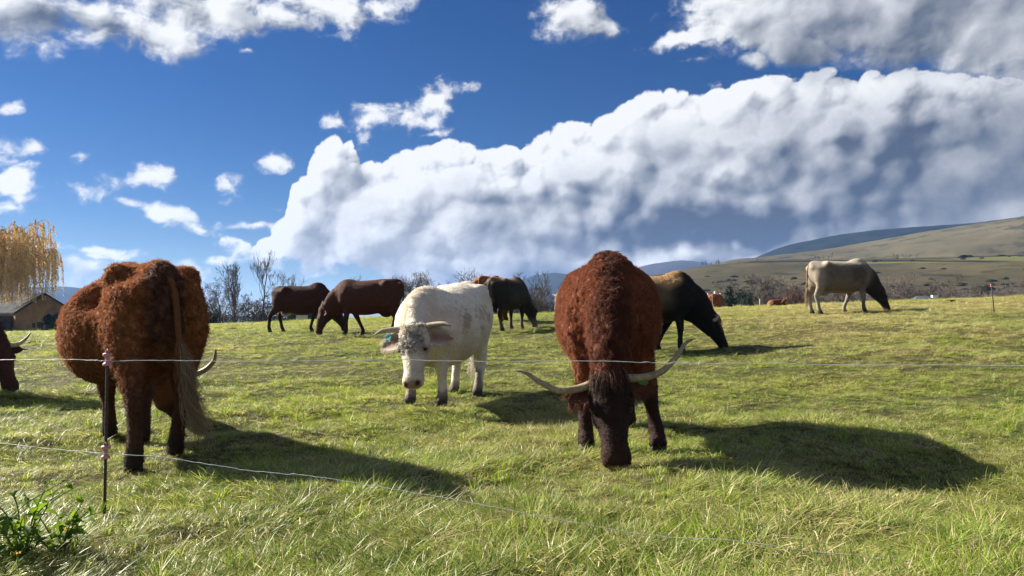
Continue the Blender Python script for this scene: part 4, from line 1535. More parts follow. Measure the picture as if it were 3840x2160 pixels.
def bull_tag():
    """The turquoise tag hanging in the ear on the picture's left, printed with a name."""
    I = bull
    o, V, Fq, b0, out, face, upv, ln = I['ears'][0]
    c = b0 + out * ln * .50 + face * .035 - upv * .015
    down = unit(-upv * .9 + out * .15)
    side = np.cross(down, face)
    h, w_, nk = .085, .034, .02
    out2 = [(-w_, h), (w_, h), (w_, .028), (.009, .008), (.007, -.012), (-.007, -.012), (-.009, .008), (-w_, .028)]
    n = len(out2)
    V2 = [c + side * x + down * y + face * d_ for d_ in (.0, .004) for x, y in out2]
    Fs = [tuple(range(n - 1, -1, -1)), tuple(range(n, 2 * n))] + [(i, (i + 1) % n, n + (i + 1) % n, n + i) for i in range(n)]
    t = link('ear_tag', mesh_from('ear_tag', V2, Fs, simple_mat('tag_plastic', (.035, .30, .33), .45, .4, .08, 60), smooth=False), I['root'])
    cu = bpy.data.curves.new('lettering', 'FONT')
    cu.body = 'ARVENT'
    cu.size = .0235
    cu.align_x = 'CENTER'
    cu.align_y = 'CENTER'
    cu.extrude = .0006
    cu.materials.append(simple_mat('tag_print', (.012, .05, .07), .6, .2, .1, 50))
    tmp = bpy.data.objects.new('lettering', cu)
    tm = bpy.data.meshes.new_from_object(tmp)
    bpy.data.objects.remove(tmp)
    tx = link('lettering', tm, t)
    M = Matrix((list(-side) + [0], list(-down) + [0], list(face) + [0], [0, 0, 0, 1])).transposed()
    sgn = 1 if np.dot(np.cross(-side, -down), face) > 0 else -1
    if sgn < 0:
        M = Matrix((list(side) + [0], list(-down) + [0], list(face) + [0], [0, 0, 0, 1])).transposed()
    p = c + down * .058 + face * .0052
    M.translation = Vector(p)
    tx.scale = (1, 1, 1)
    tx.matrix_local = M @ Matrix.Diagonal((1.0, 1.5, 1, 1))

bull_tag()


def red_tag():
    """The green tag showing below the red cow's ear."""
    I = red_cow
    o, V, Fq, b0, out, face, upv, ln = I['ears'][1]
    c = b0 + out * ln * .72 + face * .01 - upv * .03
    down = unit(np.array([0, 0, -1.0]) + out * .1)
    side = unit(np.cross(down, I['fwd']))
    f = np.cross(side, down)
    h, w_ = .078, .036
    out2 = [(-w_, h), (w_, h), (w_, .02), (.009, .004), (-.009, .004), (-w_, .02)]
    n = len(out2)
    V2 = [c + side * x + down * y + f * d_ for d_ in (0, .004) for x, y in out2]
    Fs = [tuple(range(n - 1, -1, -1)), tuple(range(n, 2 * n))] + [(i, (i + 1) % n, n + (i + 1) % n, n + i) for i in range(n)]
    link('ear_tag', mesh_from('ear_tag', V2, Fs, simple_mat('green_tag', (.10, .22, .07), .5, .3, .25, 60), smooth=False), I['root'])

red_tag()


def fuzz(n, length, rad_=.003, tint=.25, seed=3):
    def fn(I):
        rng = np.random.default_rng(seed)
        r = I['reg']
        grow_fur('coat', I['V'], I['F'], I['col'], .4 + ss(r['z'], .3, .6), I['root'], n, length, rng, head_groom(I), lay=.7, curl=.6, curl_f=36.0, gravity=.4, rad_=rad_, k=4, lenv=.4 + .6 * ss(r['z'], .4, .8), jitter=.2, tint=tint)
    return fn

# 4. and 5. the two dark red cows
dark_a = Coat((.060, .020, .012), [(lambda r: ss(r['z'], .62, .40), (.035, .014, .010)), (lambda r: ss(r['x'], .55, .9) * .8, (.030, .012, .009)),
                                   (lambda r: ss(np.abs(r['y']), .14, .06) * ss(r['x'], -.2, -.3) * ss(r['x'], -.62, -.5) * ss(r['z'], .62, .52), (.55, .46, .36))], tail=(.07, .025, .015))
cow('dark red cow grazing side on beside the tall bare tree, white at the udder', (at(757, 21.4), 21.4), 2, .985, dict(poll=(1.10, 0, .60), muzzle=(1.32, 0, .06)), fat=1.02, slope=-.03, coat=dark_a, bony=.6, horns=None, ear_len=.19, udder=True,
    feet=dict(HL=(.05, 0), HR=(-.24, 0), FL=(.0, 0), FR=(-.16, 0)), tail=None, fur=fuzz(16000, .022, .0022), lump=.002, hump=.06)
dark_b = Coat((.078, .024, .013), [(lambda r: ss(r['z'], .60, .36), (.040, .015, .010)), (lambda r: ss(r['x'], .9, 1.1) * .5, (.07, .025, .015)), (lambda r: r['head'] * ss(r['t'], .97, 1.02), (.5, .42, .36))], tail=(.09, .03, .018))
cow('dark red cow with small curved horns grazing nearest the white bull, pale tail switch', (at(928, 19.2), 19.2), 183, 1.07, dict(poll=(1.10, .06, .62), muzzle=(1.22, .12, .05), yaw=.25), fat=.98, slope=.09, coat=dark_b,
    horns=dict(pts=[(.07, .02, -.02), (.15, .05, .02), (.19, .13, .04), (.15, .21, .04)], r=.022, base=(.45, .38, .28)), ear_len=.2, udder=True, feet=dict(FL=(.02, .0), FR=(-.34, 0), HL=(.06, 0), HR=(-.05, 0)),
    tail=tail_down(0, .45, .12, switch=(.34, .28, .20), rad=.006, n=160), fur=fuzz(16000, .020, .0022, seed=5), lump=.002)

# 6. the dark cow seen from behind, right of the bull, and the red one beyond it
dark_c = Coat((.020, .016, .013), [(lambda r: ss(r['z'], 1.19, 1.31) * ss(r['x'], .55, .2), (.24, .135, .068)), (lambda r: ss(r['x'], -.60, -.70) * ss(np.abs(r['y']), .12, .04) * ss(r['z'], .55, .65), (.11, .085, .06)),
                                   (lambda r: .6 * np.exp(-((r['x'] + .1) / .22) ** 2 - ((r['z'] - .85) / .2) ** 2), (.085, .068, .052)), (lambda r: .7 * ss(r['z'], .36, .2), (.13, .115, .10))],
                ear=(.05, .035, .025), tail=(.05, .035, .022))
cow('black brown cow grazing with its tan rump turned to us, right of the white bull', (at(1274, 20.0), 20.0), 58, 1.04, dict(poll=(1.10, -.10, .58), muzzle=(1.28, -.14, .05), yaw=-.1), fat=1.05, slope=.0, coat=dark_c, bony=.6, ear_len=.2, udder=True,
    feet=dict(HL=(0, 0), HR=(.12, 0), FR=(.0, 0)), tail=tail_down(.05, .6, .35, n=120, rad=.005), fur=fuzz(12000, .018, .0022, seed=7), lump=.002)
red_far = Coat((.21, .070, .028), [(lambda r: ss(r['z'], .5, .3), (.08, .03, .015))], tail=(.2, .1, .06))
cow('reddish cow half hidden behind the black brown cow', (at(1232, 23.6), 23.6), 70, 1.10, GRAZE, fat=1.05, coat=red_far, ear_len=.18, tail=tail_down(n=80, rad=.006), lump=.004, vox=.03, feet={}, z=None)

# 7. the tan horned head beside the red cow
tan = Coat((.24, .145, .080), [(lambda r: ss(r['z'], .7, .4), (.20, .12, .075)), (lambda r: r['head'] * ss(r['t'], .2, .7) * .7, (.16, .10, .065))], ear=(.26, .16, .10), tail=(.3, .2, .12))
cow('tan cow with pale horns grazing beyond the red long horned cow', (at(1476, 28.0), 28.0), 194, 1.02, dict(poll=(1.13, .05, .66), muzzle=(1.25, .10, .13), yaw=.5), fat=1.0, coat=tan,
    horns=dict(pts=[(.07, .02, -.02), (.2, .03, 0), (.30, .07, .02)], r=.026, base=(.6, .52, .40)), ear_len=.18, tail=tail_down(n=80, rad=.006), lump=.004, vox=.028)

# 8. the black cow with the tan back
black = Coat((.0085, .0075, .007), [(lambda r: ss(r['x'], .50, .22) * ss(r['z'] + r['x'] * -.1, .60, .95) * .85, (.135, .095, .060)),
                                    (lambda r: ss(r['z'] - .5 * np.abs(r['x'] - .30), 1.02, 1.16) * ss(r['x'], .62, .48), (.33, .20, .085)),
                                    (lambda r: ss(r['x'], .30, .05) * ss(r['z'], 1.22, 1.30), (.33, .21, .10)),
                                    (lambda r: r['head'] * ss(r['t'], .62, -.02) * ss(r['f'], .0, .05), (.22, .115, .045)), (lambda r: r['head'] * ss(r['t'], .96, 1.0), (.16, .14, .125))],
               ear=(.03, .02, .015), inner=(.02, .015, .012), tail=(.03, .02, .015))
def fur_black(I):
    fuzz(22000, .022, .0022, seed=11)(I)
    forelock(I, 500, .12, (.20, .105, .042), np.random.default_rng(4), spread=.09, rad_=.003)
cow('black cow with a tan shoulder and short white horns grazing behind the red cow', (at(1632, 14.2), 14.2), -3, 1.10, dict(poll=(1.12, .0, .585), muzzle=(1.34, .0, .05)), fat=1.12, coat=black,
    horns=dict(pts=[(.08, -.01, -.03), (.15, -.01, -.01), (.20, .02, .03), (.215, .06, .06)], r=.034, base=(.52, .50, .46), tip=(.5, .48, .44)), ear_len=.16, feet=dict(FR=(.02, 0), FL=(-.34, 0), HL=(.1, 0)), tail=tail_down(n=120),
    fur=fur_black, lump=.006, vox=.022, hump=.05)

# 9. the pale cow on the rise
pale = Coat((.155, .125, .092), [(lambda r: .85 * ss(np.exp(-((r['x'] - .36) / .26) ** 2 - ((r['z'] - 1.0) / .26) ** 2) + .25 * fur_noise(r['V'], 8, 1), .35, .8), (.085, .063, .043)),
                               (lambda r: .6 * ss(np.exp(-((r['x'] + .15) / .42) ** 2 - ((r['z'] - .98) / .20) ** 2) + .25 * fur_noise(r['V'], 9, 2), .4, .9), (.12, .09, .06)),
                               (lambda r: ss(r['z'], 1.20, 1.31) * ss(r['x'], .75, .6), (.44, .38, .30)), (lambda r: ss(r['x'], -.45, -.62) * .7, (.33, .275, .21)),
                               (lambda r: ss(r['z'], .62, .45) * (1 - r['head']) * .7, (.31, .27, .215)), (lambda r: ss(r['x'] - .35 * (r['z'] - .8), .52, .92), (.028, .019, .013)),
                               (lambda r: ss(r['z'], .78, .62) * ss(r['x'], .38, .52) * ss(np.abs(r['y']), .13, .08), (.03, .022, .016)),
                               (lambda r: r['head'] * ss(r['t'], .97, 1.02), (.55, .50, .44)), (lambda r: ss(r['z'], .10, .04), (.10, .085, .07))],
              ear=(.06, .042, .03), inner=(.14, .10, .08), tail=(.22, .155, .10))
cow('pale grey beige cow with a dark head grazing alone on the rise', (at(2112, 20.9), 20.9), 4, 1.10, dict(poll=(1.10, -.02, .60), muzzle=(1.30, -.03, .06)), fat=1.0, slope=-.0, coat=pale, bony=.6, ear_len=.19, udder=True,
    horns=None, feet=dict(HL=(-.04, 0), HR=(.0, 0), FL=(-.30, 0), FR=(.06, 0)), tail=tail_down(.07, .42, .1, n=140, rad=.005, switch=(.26, .19, .12)), fur=fuzz(9000, .012, .0022, seed=13), lump=.0015, hump=.03)

# 10. the red rump over the crest
far_red = Coat((.20, .062, .028), [(lambda r: .8 * ss(fur_noise(r['V'], 14, 1), -.1, .4), (.10, .032, .018)), (lambda r: ss(r['z'], .5, .3), (.08, .03, .02))], tail=(.34, .22, .14))
cow('red cow rump showing over the crest left of the dark conifers', (at(1801, 39.5), 39.5), 62, 1.02, GRAZE, fat=1.05, coat=far_red, ear_len=.18, tail=tail_down(-.04, .5, .2, n=60, rad=.008, switch=(.4, .28, .18)), lump=.006, vox=.03)

# 12. the dark head at the left edge
dusk = Coat((.040, .015, .010), [(lambda r: r['head'] * ss(r['f'], .02, .06) * .6, (.075, .022, .015)), (lambda r: r['head'] * ss(r['t'], .93, .99), (.03, .028, .028)), (lambda r: ss(r['x'], .8, .4), (.10, .032, .016))], tail=(.08, .03, .02))
cow('dark red cow with one upswept horn, its head reaching in at the left edge', (at(-150, 8.75) - .36, 8.80), -8, 1.03, dict(poll=(1.10, .0, .53), muzzle=(1.33, -.03, .03), yaw=-.75), fat=1.1, coat=dusk,
    horns=dict(pts=[(.08, -.02, -.02), (.19, -.04, .0), (.28, .0, .02), (.36, .07, .02)], r=.030, base=(.5, .41, .27), tip=(.06, .05, .04), dark=.5), ear_len=.19, tail=tail_down(), lump=.005, vox=.022, fur=fuzz(14000, .035, .0025, seed=19), leg_w=1.1)


# 11. the calf lying curled up
def lying_calf():
    x0, d0 = at(1955, 29.3), 29.3
    root = empty('calf', (x0, d0, ground_z(x0, d0)), rad(10), label='small red brown calf lying curled up in the grass left of the pale cow', category='calf', group='cattle grazing in the pasture')
    B = Body()
    B.limb([(-.36, -.02, .10), (-.22, 0, .15), (.0, .02, .165), (.20, .04, .17), (.30, .06, .15)], [.10, .17, .18, .16, .10], [.09, .145, .155, .15, .10], (0, 1, 0), .05)
    B.limb([(.22, .02, .20), (.34, -.06, .26), (.30, -.16, .26)], [.09, .075, .06], [.11, .09, .07], (0, 0, 1), .06)
    B.limb([(.30, -.14, .27), (.20, -.20, .22), (.08, -.22, .14)], [.06, .065, .045], [.07, .07, .05], (0, 0, 1), .03)
    B.ball((-.24, .1, .14), (.17, .10, .14), .06)
    for sy in (-1, 1):
        B.limb([(-.28, .12 * sy, .12), (-.05, .19 * sy, .07), (-.24, .22 * sy, .04), (-.36, .2 * sy, .03)], [.06, .045, .03, .03], [.08, .05, .03, .03], (0, 1, 0), .04)
        B.limb([(.24, .10 * sy, .12), (.38, .13 * sy, .07), (.20, .17 * sy, .035), (.12, .17 * sy, .03)], [.05, .035, .028, .03], [.06, .04, .03, .03], (0, 1, 0), .04)
    V, Fq = B.skin(.016)
    V = V * .88
    me = mesh_from('body', V, Fq, M_COAT)
    w_ = ss(fur_noise(V, 9, 1), -.3, .6)[:, None]
    c = np.array((.20, .080, .036)) * w_ + np.array((.11, .038, .018)) * (1 - w_)
    add_attr(me, 'coat', 'FLOAT_COLOR', 'POINT', np.concatenate([c, np.ones((len(V), 1))], 1))
    link('body', me, root)
    for i, (a0, a1, a2) in enumerate([((.34, -.18, .32), (.37, -.22, .42), (.33, -.22, .50)), ((.30, -.10, .33), (.30, -.06, .42), (.25, -.05, .48))]):
        hm = tube_mesh('ear' if i else 'horn', catmull(np.array([a0, a1, a2]) * .88, 4), np.linspace(.026, .007, 9), M_HORN, 7)
        add_attr(hm, 'coat', 'FLOAT_COLOR', 'POINT', np.tile((.20, .10, .06, 1), (len(hm.vertices), 1)))
        link('ear' if i else 'horn', hm, root)

lying_calf()

# ------------------------------------------------------------------ grass
def blade_mat():
    m, t, o = new_mat('grass_blade')
    pos = t.node('ShaderNodeNewGeometry').outputs['Position']
    tone = pasture_tone(t, pos)
    sh = attr(t, 'shade')
    dry = attr(t, 'dry')
    up = attr(t, 'along')
    patch = t.noise(t.vm('MULTIPLY', pos, (1, 1, 0)), 1.7, 4.0, 0.65)
    green = t.mix(sh, (0.090, 0.150, 0.015), (0.400, 0.490, 0.075))
    green = t.mix(t.mul(t.step(patch, 0.42, 0.60), 0.55), green, (0.090, 0.155, 0.016))
    straw = t.mix(sh, (0.330, 0.265, 0.110), (0.720, 0.640, 0.350))
    k = t.add(t.mul(dry, 1.0), t.mul(t.sub(tone, 0.34), 1.15))
    k = t.add(k, t.mul(t.sub(t.m('FRACT', t.mul(sh, 17.31)), 0.5), 0.62))
    c = t.mix(t.step(k, 0.30, 0.78), green, straw)
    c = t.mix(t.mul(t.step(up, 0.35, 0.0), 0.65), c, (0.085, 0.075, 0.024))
    b = t.node('ShaderNodeBsdfPrincipled')
    t.put(b.inputs['Base Color'], c)
    b.inputs['Roughness'].default_value = 0.42
    b.inputs['Specular IOR Level'].default_value = 0.38
    tr = t.node('ShaderNodeBsdfTranslucent')
    t.put(tr.inputs['Color'], t.vm('MULTIPLY', c, (1.15, 1.2, 0.75)))
    mx = t.node('ShaderNodeMixShader')
    mx.inputs[0].default_value = 0.48
    t.t.links.new(b.outputs[0], mx.inputs[1])
    t.t.links.new(tr.outputs[0], mx.inputs[2])
    t.t.links.new(mx.outputs[0], o.inputs['Surface'])
    return m


def tuft_mesh(name, rng, n, R, L, width, lean, bend, dry, mat, flow=0.0, nseg=4):
    """n blades rooted in a disc of radius R; flow bends them all towards +x."""
    V, Fs, shade, dr, al = [], [], [], [], []
    for b in range(n):
        r, an = R * math.sqrt(rng.random()), rng.random() * 6.283
        root = np.array([r * math.cos(an), r * math.sin(an), -0.008])
        ln = L * rng.uniform(.5, 1.25)
        az = an + rng.normal() * .8
        dh = np.array([math.cos(az), math.sin(az), 0]) * (1 - flow) + np.array([1, rng.normal() * .35, 0]) * flow
        dh = unit(dh)
        th = abs(rng.normal(lean, .22))
        bd = max(0.05, rng.normal(bend, .35 * bend))
        p = root.copy()
        w_ = width * rng.uniform(.6, 1.3)
        side = unit(np.array([-dh[1], dh[0], rng.normal() * .35]))
        n0 = len(V)
        s_ = rng.random()
        d_ = float(rng.random() < dry)
        kink = rng.random() < .25
        for i in range(nseg + 1):
            f = i / nseg
            ww = w_ * (1 - f ** 1.6) * (0.75 + .5 * min(1, f * 3)) * .5
            if i == nseg:
                V.append(p.copy())
            else:
                V.append(p - side * ww)
                V.append(p + side * ww)
            shade += [s_] * (1 if i == nseg else 2)
            dr += [d_] * (1 if i == nseg else 2)
            al += [f] * (1 if i == nseg else 2)
            th2 = min(th + bd * f * (2.2 if kink and f > .4 else 1), 1.9)
            p = p + (dh * math.sin(th2) + np.array([0, 0, math.cos(th2)])) * ln / nseg
            p[2] = max(p[2], .006 + .01 * f)
        for i in range(nseg - 1):
            a = n0 + 2 * i
            Fs.append((a, a + 1, a + 3, a + 2))
        a = n0 + 2 * (nseg - 1)
        Fs.append((a, a + 1, a + 2))
    me = mesh_from(name, np.array(V), Fs, mat)
    add_attr(me, 'shade', 'FLOAT', 'POINT', shade)
    add_attr(me, 'dry', 'FLOAT', 'POINT', dr)
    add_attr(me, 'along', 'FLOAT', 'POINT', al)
    return me


def build_grass():
    rng = np.random.default_rng(77)
    mat = blade_mat()
    coll = bpy.data.collections.new('grass_tufts')
    kinds = []
    for i in range(4):      # short leafy sward
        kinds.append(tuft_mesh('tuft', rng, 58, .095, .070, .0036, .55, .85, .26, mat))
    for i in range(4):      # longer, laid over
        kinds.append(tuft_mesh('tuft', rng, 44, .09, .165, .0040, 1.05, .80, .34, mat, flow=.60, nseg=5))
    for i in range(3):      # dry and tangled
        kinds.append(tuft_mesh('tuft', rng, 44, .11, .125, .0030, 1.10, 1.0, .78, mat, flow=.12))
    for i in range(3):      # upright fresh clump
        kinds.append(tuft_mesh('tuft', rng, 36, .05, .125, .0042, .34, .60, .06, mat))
    for i, me in enumerate(kinds):
        coll.objects.link(bpy.data.objects.new('tuft_%02d' % i, me))
    P, rot, size, kind = [], [], [], []
    R2 = Rand2(91)
    for d0, d1, dens, sc in ((1.3, 4.0, 420, 1.0), (4.0, 7.0, 300, 1.05), (7.0, 11.0, 180, 1.15), (11.0, 18.0, 80, 1.35), (18.0, 28.0, 36, 1.75), (28.0, 44.0, 18, 2.2)):
        am = 0.86
        n = int(dens * (d1 * d1 - d0 * d0) * am)
        d = np.sqrt(d0 * d0 + (d1 * d1 - d0 * d0) * rng.random(n))
        a = (rng.random(n) * 2 - 1) * am
        x, y = d * np.sin(a), d * np.cos(a)
        nz = R2.fbm(x * 10, y * 10, 9, 3, .6)
        nl = R2.fbm(x * 10 + 300, y * 10, 14, 3, .6)
        nd = R2.fbm(x * 10, y * 10 + 300, 22, 2, .6)
        long_ = np.clip(.34 + 2.2 * nl - .012 * (d - 3) + .30 * np.clip((5.5 - d) / 2, 0, 1), .05, .85)
        u = rng.random(n)
        k = np.where(u < long_, rng.integers(4, 8, n), np.where(u < long_ + .26 + .6 * np.clip(nz, -.2, .4), rng.integers(8, 11, n), rng.integers(0, 4, n)))
        up = rng.random(n) < np.clip(.04 + .9 * (nz - .10), 0.015, .35)
        k = np.where(up, rng.integers(11, 14, n), k)
        flow = 2.6 + 9.0 * nd + rng.normal(size=n) * .9
        rz = np.where((k >= 4) & (k < 11), flow, rng.random(n) * 6.283)
        P.append(np.stack([x, y, TZ(x, y)], -1))
        rot.append(np.stack([rng.normal(size=n) * .12, rng.normal(size=n) * .12, rz], -1))
        near = np.clip((d - 1.2) / 1.6, .55, 1)
        size.append(sc * (.40 + .50 * rng.random(n) + 1.0 * np.clip(nl, -.25, .35)) * near * (1 - .25 * np.clip((d - 4) / 8, 0, 1)) * (1 + .10 * np.clip((5 - d) / 2, 0, 1)))
        kind.append(k)
    P, rot, size, kind = np.concatenate(P), np.concatenate(rot), np.concatenate(size), np.concatenate(kind)
    me = bpy.data.meshes.new('grass')
    me.vertices.add(len(P))
    me.vertices.foreach_set('co', P.astype(np.float32).ravel())
    add_attr(me, 'turn', 'FLOAT_VECTOR', 'POINT', rot)
    add_attr(me, 'size', 'FLOAT', 'POINT', size)
    add_attr(me, 'kind', 'INT', 'POINT', kind)
    me.materials.append(mat)
    o = link('grass', me, kind='stuff', label='sunlit pasture grass, green tangled with dry straw blades', category='grass')
    ng = bpy.data.node_groups.new('grass_growth', 'GeometryNodeTree')
    ng.interface.new_socket('Geometry', in_out='INPUT', socket_type='NodeSocketGeometry')
    ng.interface.new_socket('Geometry', in_out='OUTPUT', socket_type='NodeSocketGeometry')
    nd = ng.nodes
    gi, go = nd.new('NodeGroupInput'), nd.new('NodeGroupOutput')
    ip = nd.new('GeometryNodeInstanceOnPoints')
    ci = nd.new('GeometryNodeCollectionInfo')
    ci.inputs['Collection'].default_value = coll
    ci.inputs['Separate Children'].default_value = True
    ci.inputs['Reset Children'].default_value = True

    def named(nme, ty):
        q = nd.new('GeometryNodeInputNamedAttribute')
        q.data_type = ty
        q.inputs['Name'].default_value = nme
        return q.outputs['Attribute']
    e2r = nd.new('FunctionNodeEulerToRotation')
    L = ng.links.new
    L(gi.outputs[0], ip.inputs['Points'])
    L(ci.outputs[0], ip.inputs['Instance'])
    ip.inputs['Pick Instance'].default_value = True
    L(named('kind', 'INT'), ip.inputs['Instance Index'])
    L(named('turn', 'FLOAT_VECTOR'), e2r.inputs[0])
    L(e2r.outputs[0], ip.inputs['Rotation'])
    L(named('size', 'FLOAT'), ip.inputs['Scale'])
    L(ip.outputs[0], go.inputs[0])
    md = o.modifiers.new('growth', 'NODES')
    md.node_group = ng
    print('grass tufts', len(P))

build_grass()

# ------------------------------------------------------------------ the wire fence in front
def on_ground(px, py):
    x, z = ray(px, py)
    d = -EYE / z
    for _ in range(6):
        d = (ground_z(x * d, d) - EYE) / z
    return x * d, d


def at_depth(px, py, d):
    x, z = ray(px, py)
    return np.array([x * d, d, EYE + z * d])


def lathe(name, prof, c, mat, n=20, rot=None):
    V, Fs = [], []
    for r, z in prof:
        for i in range(n):
            an = 2 * math.pi * i / n
            V.append((c[0] + r * math.cos(an), c[1] + r * math.sin(an), c[2] + z))
    for j in range(len(prof) - 1):
        for i in range(n):
            Fs.append((j * n + i, j * n + (i + 1) % n, (j + 1) * n + (i + 1) % n, (j + 1) * n + i))
    Fs.append(tuple(range(n - 1, -1, -1)))
    Fs.append(tuple((len(prof) - 1) * n + i for i in range(n)))
    return mesh_from(name, V, Fs, mat)

M_RUST = simple_mat('rusty_steel', (.075, .045, .030), .75, .35, .5, 60, .001, col2=(.035, .026, .021))
M_PINK = simple_mat('pink_plastic', (.52, .22, .23), .5, .35, .25, 40, .0008)
M_WIRE = simple_mat('fence_wire', (.66, .66, .64), .35, .5, .3, 25)
M_REDINS = simple_mat('red_plastic', (.48, .16, .13), .5, .35, .2, 40)


def rebar(h, r=.0068, base=-.12):
    P, R = [], []
    n = int((h - base) / .004)
    for i in range(n + 1):
        z = base + (h - base) * i / n
        P.append((0, 0, z))
        R.append(r + .0011 * max(0, math.sin(i * 1.05)) ** 2)
    return tube_mesh('bar', P, R, M_RUST, 10)


INS = [(.006, -.031), (.019, -.031), (.0205, -.028), (.0205, -.022), (.019, -.019), (.0115, -.014), (.0105, -.008), (.0105, .006), (.0125, .012), (.019, .015), (.0205, .018), (.0205, .026), (.019, .029), (.009, .031), (.0085, .036), (.007, .036)]


def front_post():
    x, y = on_ground(262, 1335)
    g = ground_z(x, y)
    root = empty('fence_post', (x, y, g), 0, label='thin rusty ribbed steel fence post with two pink insulators', category='fence post')
    top = at_depth(262, 893, y)[2] - g
    link('bar', rebar(top), root)
    for py in (904, 1137):
        z = at_depth(262, py, y)[2] - g
        me = lathe('insulator', INS, (0, 0, z), M_PINK, 22)
        link('insulator', me, root)
        link('spike', tube_mesh('spike', [(.004, -.004, z + .03), (.004, -.004, z + .05)], [.006, .004], M_PINK, 8), link('clamp', lathe('clamp', [(.0078, -.006), (.0092, -.006), (.0092, .004), (.0078, .004)], (0, 0, z + .037), M_RUST, 12), root))
    return x, y

PX, PY = front_post()


def wire_depth(px):
    return float(np.interp(px, [-700, 0, 262, 2576, 3300], [4.1, PY + .13, PY - .012, 3.12, 2.9]))


def wire(pts, label, seed, r=.0016, kink=.0022, floor=None, twist=None):
    rng = np.random.default_rng(seed)
    base = np.array([at_depth(px, py, wire_depth(px)) for px, py in pts])
    P = catmull(base, 24)
    n = len(P)
    w1 = np.cumsum(rng.normal(size=n)) * .0007
    w1 = w1 - np.linspace(w1[0], w1[-1], n)
    sm = np.convolve(rng.normal(size=n + 8), np.ones(5) / 5, mode='same')[4:-4]
    P[:, 2] += sm * kink + w1 * .3
    P[:, 1] += np.convolve(rng.normal(size=n + 8), np.ones(5) / 5, mode='same')[4:-4] * kink
    # the wire runs in the insulator's neck
    d = np.hypot(P[:, 0] - PX, P[:, 1] - PY)
    pull = np.exp(-(d / .05) ** 2)
    P[:, 1] = P[:, 1] * (1 - pull) + (PY - .0125) * pull
    if floor:
        g = TZ(P[:, 0], P[:, 1]) + floor * np.clip((.35 - P[:, 0]) / .6, .0, 1) - .004
        P[:, 2] = np.maximum(P[:, 2], g)
    o = link('wire', tube_mesh('wire', P, np.full(n, r), M_WIRE, 6), label=label, category='wire')
    return o

top_wire = wire([(-560, 902), (-200, 903), (0, 905), (130, 903), (240, 905), (285, 907), (430, 906), (620, 909), (820, 907), (1020, 906), (1240, 908), (1460, 907), (1600, 911), (1690, 913), (1800, 913), (1960, 914),
                 (2150, 917), (2350, 918), (2576, 921), (2900, 924)], 'upper pale fence wire strung level across the whole field', 3)
low_wire = wire([(-560, 1088), (-200, 1102), (0, 1114), (120, 1128), (240, 1138), (290, 1142), (420, 1152), (520, 1168), (640, 1186), (720, 1193), (800, 1201), (930, 1223), (1080, 1249), (1250, 1280), (1450, 1318), (1650, 1352),
                 (1850, 1362), (2050, 1388), (2300, 1414), (2576, 1440), (2900, 1470)], 'lower white fence wire sagging down into the grass on the right', 4, floor=.035)


def wire_knot():
    """The twisted splice of the upper wire, right of the long horns."""
    k = []
    for i in range(90):
        f = i / 89
        px = 1672 + 110 * f
        py = 912.5 + 1.5 * f + 3.4 * math.sin(f * 20) + (5 * math.sin((f - .72) * 50) if .70 < f < .84 else 0)
        k.append(at_depth(px, py, wire_depth(px) + .004 * math.cos(f * 20)))
    link('splice', tube_mesh('splice', k, np.full(len(k), .0013), M_WIRE, 6), top_wire)

wire_knot()


def far_fence():
    spots = [((2503, 815), (2493, 713), 18.0, 'thin far fence post with a red insulator in the dry grass'), ((1993, 772), (1985, 722), 36.5, 'thin far fence post behind the pale cow, left of its tail'),
             ((2183, 786), (2180, 750), 33.0, 'thin far stake seen between the pale cow legs')]
    tops = []
    for (bx, by), (tx, ty), d, lab in spots:
        b, t_ = at_depth(bx, by, d), at_depth(tx, ty, d)
        g = ground_z(b[0], b[1])
        root = empty('fence_post', (b[0], b[1], g), 0, label=lab, category='fence post', group='posts of the far fence')
        rel = t_ - np.array([b[0], b[1], g])
        link('bar', tube_mesh('bar', [(0, 0, -.2), tuple(rel * .5), tuple(rel)], [.013, .012, .012], M_RUST, 7), root)
        if ty < 740:
            link('insulator', lathe('insulator', [(r * 1.2, z * 1.1) for r, z in INS], rel - np.array([0, 0, .05]), M_REDINS, 12), root)
        tops.append(t_ - np.array([0, 0, .05]))
    ws = [at_depth(2900, 722, 13.0), at_depth(2640, 719, 16.0), tops[0], at_depth(2350, 715, 22.0), at_depth(2230, 714.5, 26), tops[1], at_depth(1900, 735, 42), at_depth(1800, 752, 50)]
    P = catmull(np.array(ws), 10)
    link('wire', tube_mesh('wire', P, np.full(len(P), .0017), M_RUST, 5), label='thin wire of the far fence on the rise at the right', category='wire')
    b = at_depth(1912, 772, 33)
    g = ground_z(b[0], b[1])
    link('stake', tube_mesh('stake', [(b[0], b[1], g - .1), (b[0] - .01, b[1], at_depth(1911, 752, 33)[2])], [.028, .024], simple_mat('pale_wood', (.45, .41, .33), .8, .1), 7), label='short pale wooden stake on the crest before the bare shrubs', category='stake')

far_fence()


# ------------------------------------------------------------------ the leafy weed and the yellow flowers at the lower left
def leaf_mesh(name, ln, wd, rng, mat, lobed=True):
    n = 9
    V, Fs = [], []
    for i in range(n):
        f = i / (n - 1)
        w_ = wd * math.sin(math.pi * min(1, f * .93 + .05)) ** .8 * (1 + (.28 * math.sin(f * 21 + rng.random()) if lobed else 0))
        z = ln * (.10 * math.sin(f * 2.6) - .22 * f * f) + .01 * rng.normal() * ln
        V += [(f * ln, -w_, z + w_ * .35), (f * ln, -w_ * .5, z + w_ * .08), (f * ln, 0, z - w_ * .12), (f * ln, w_ * .5, z + w_ * .08), (f * ln, w_, z + w_ * .35)]
    for i in range(n - 1):
        for j in range(4):
            a = i * 5 + j
            Fs.append((a, a + 1, a + 6, a + 5))
    return mesh_from(name, V, Fs, mat)


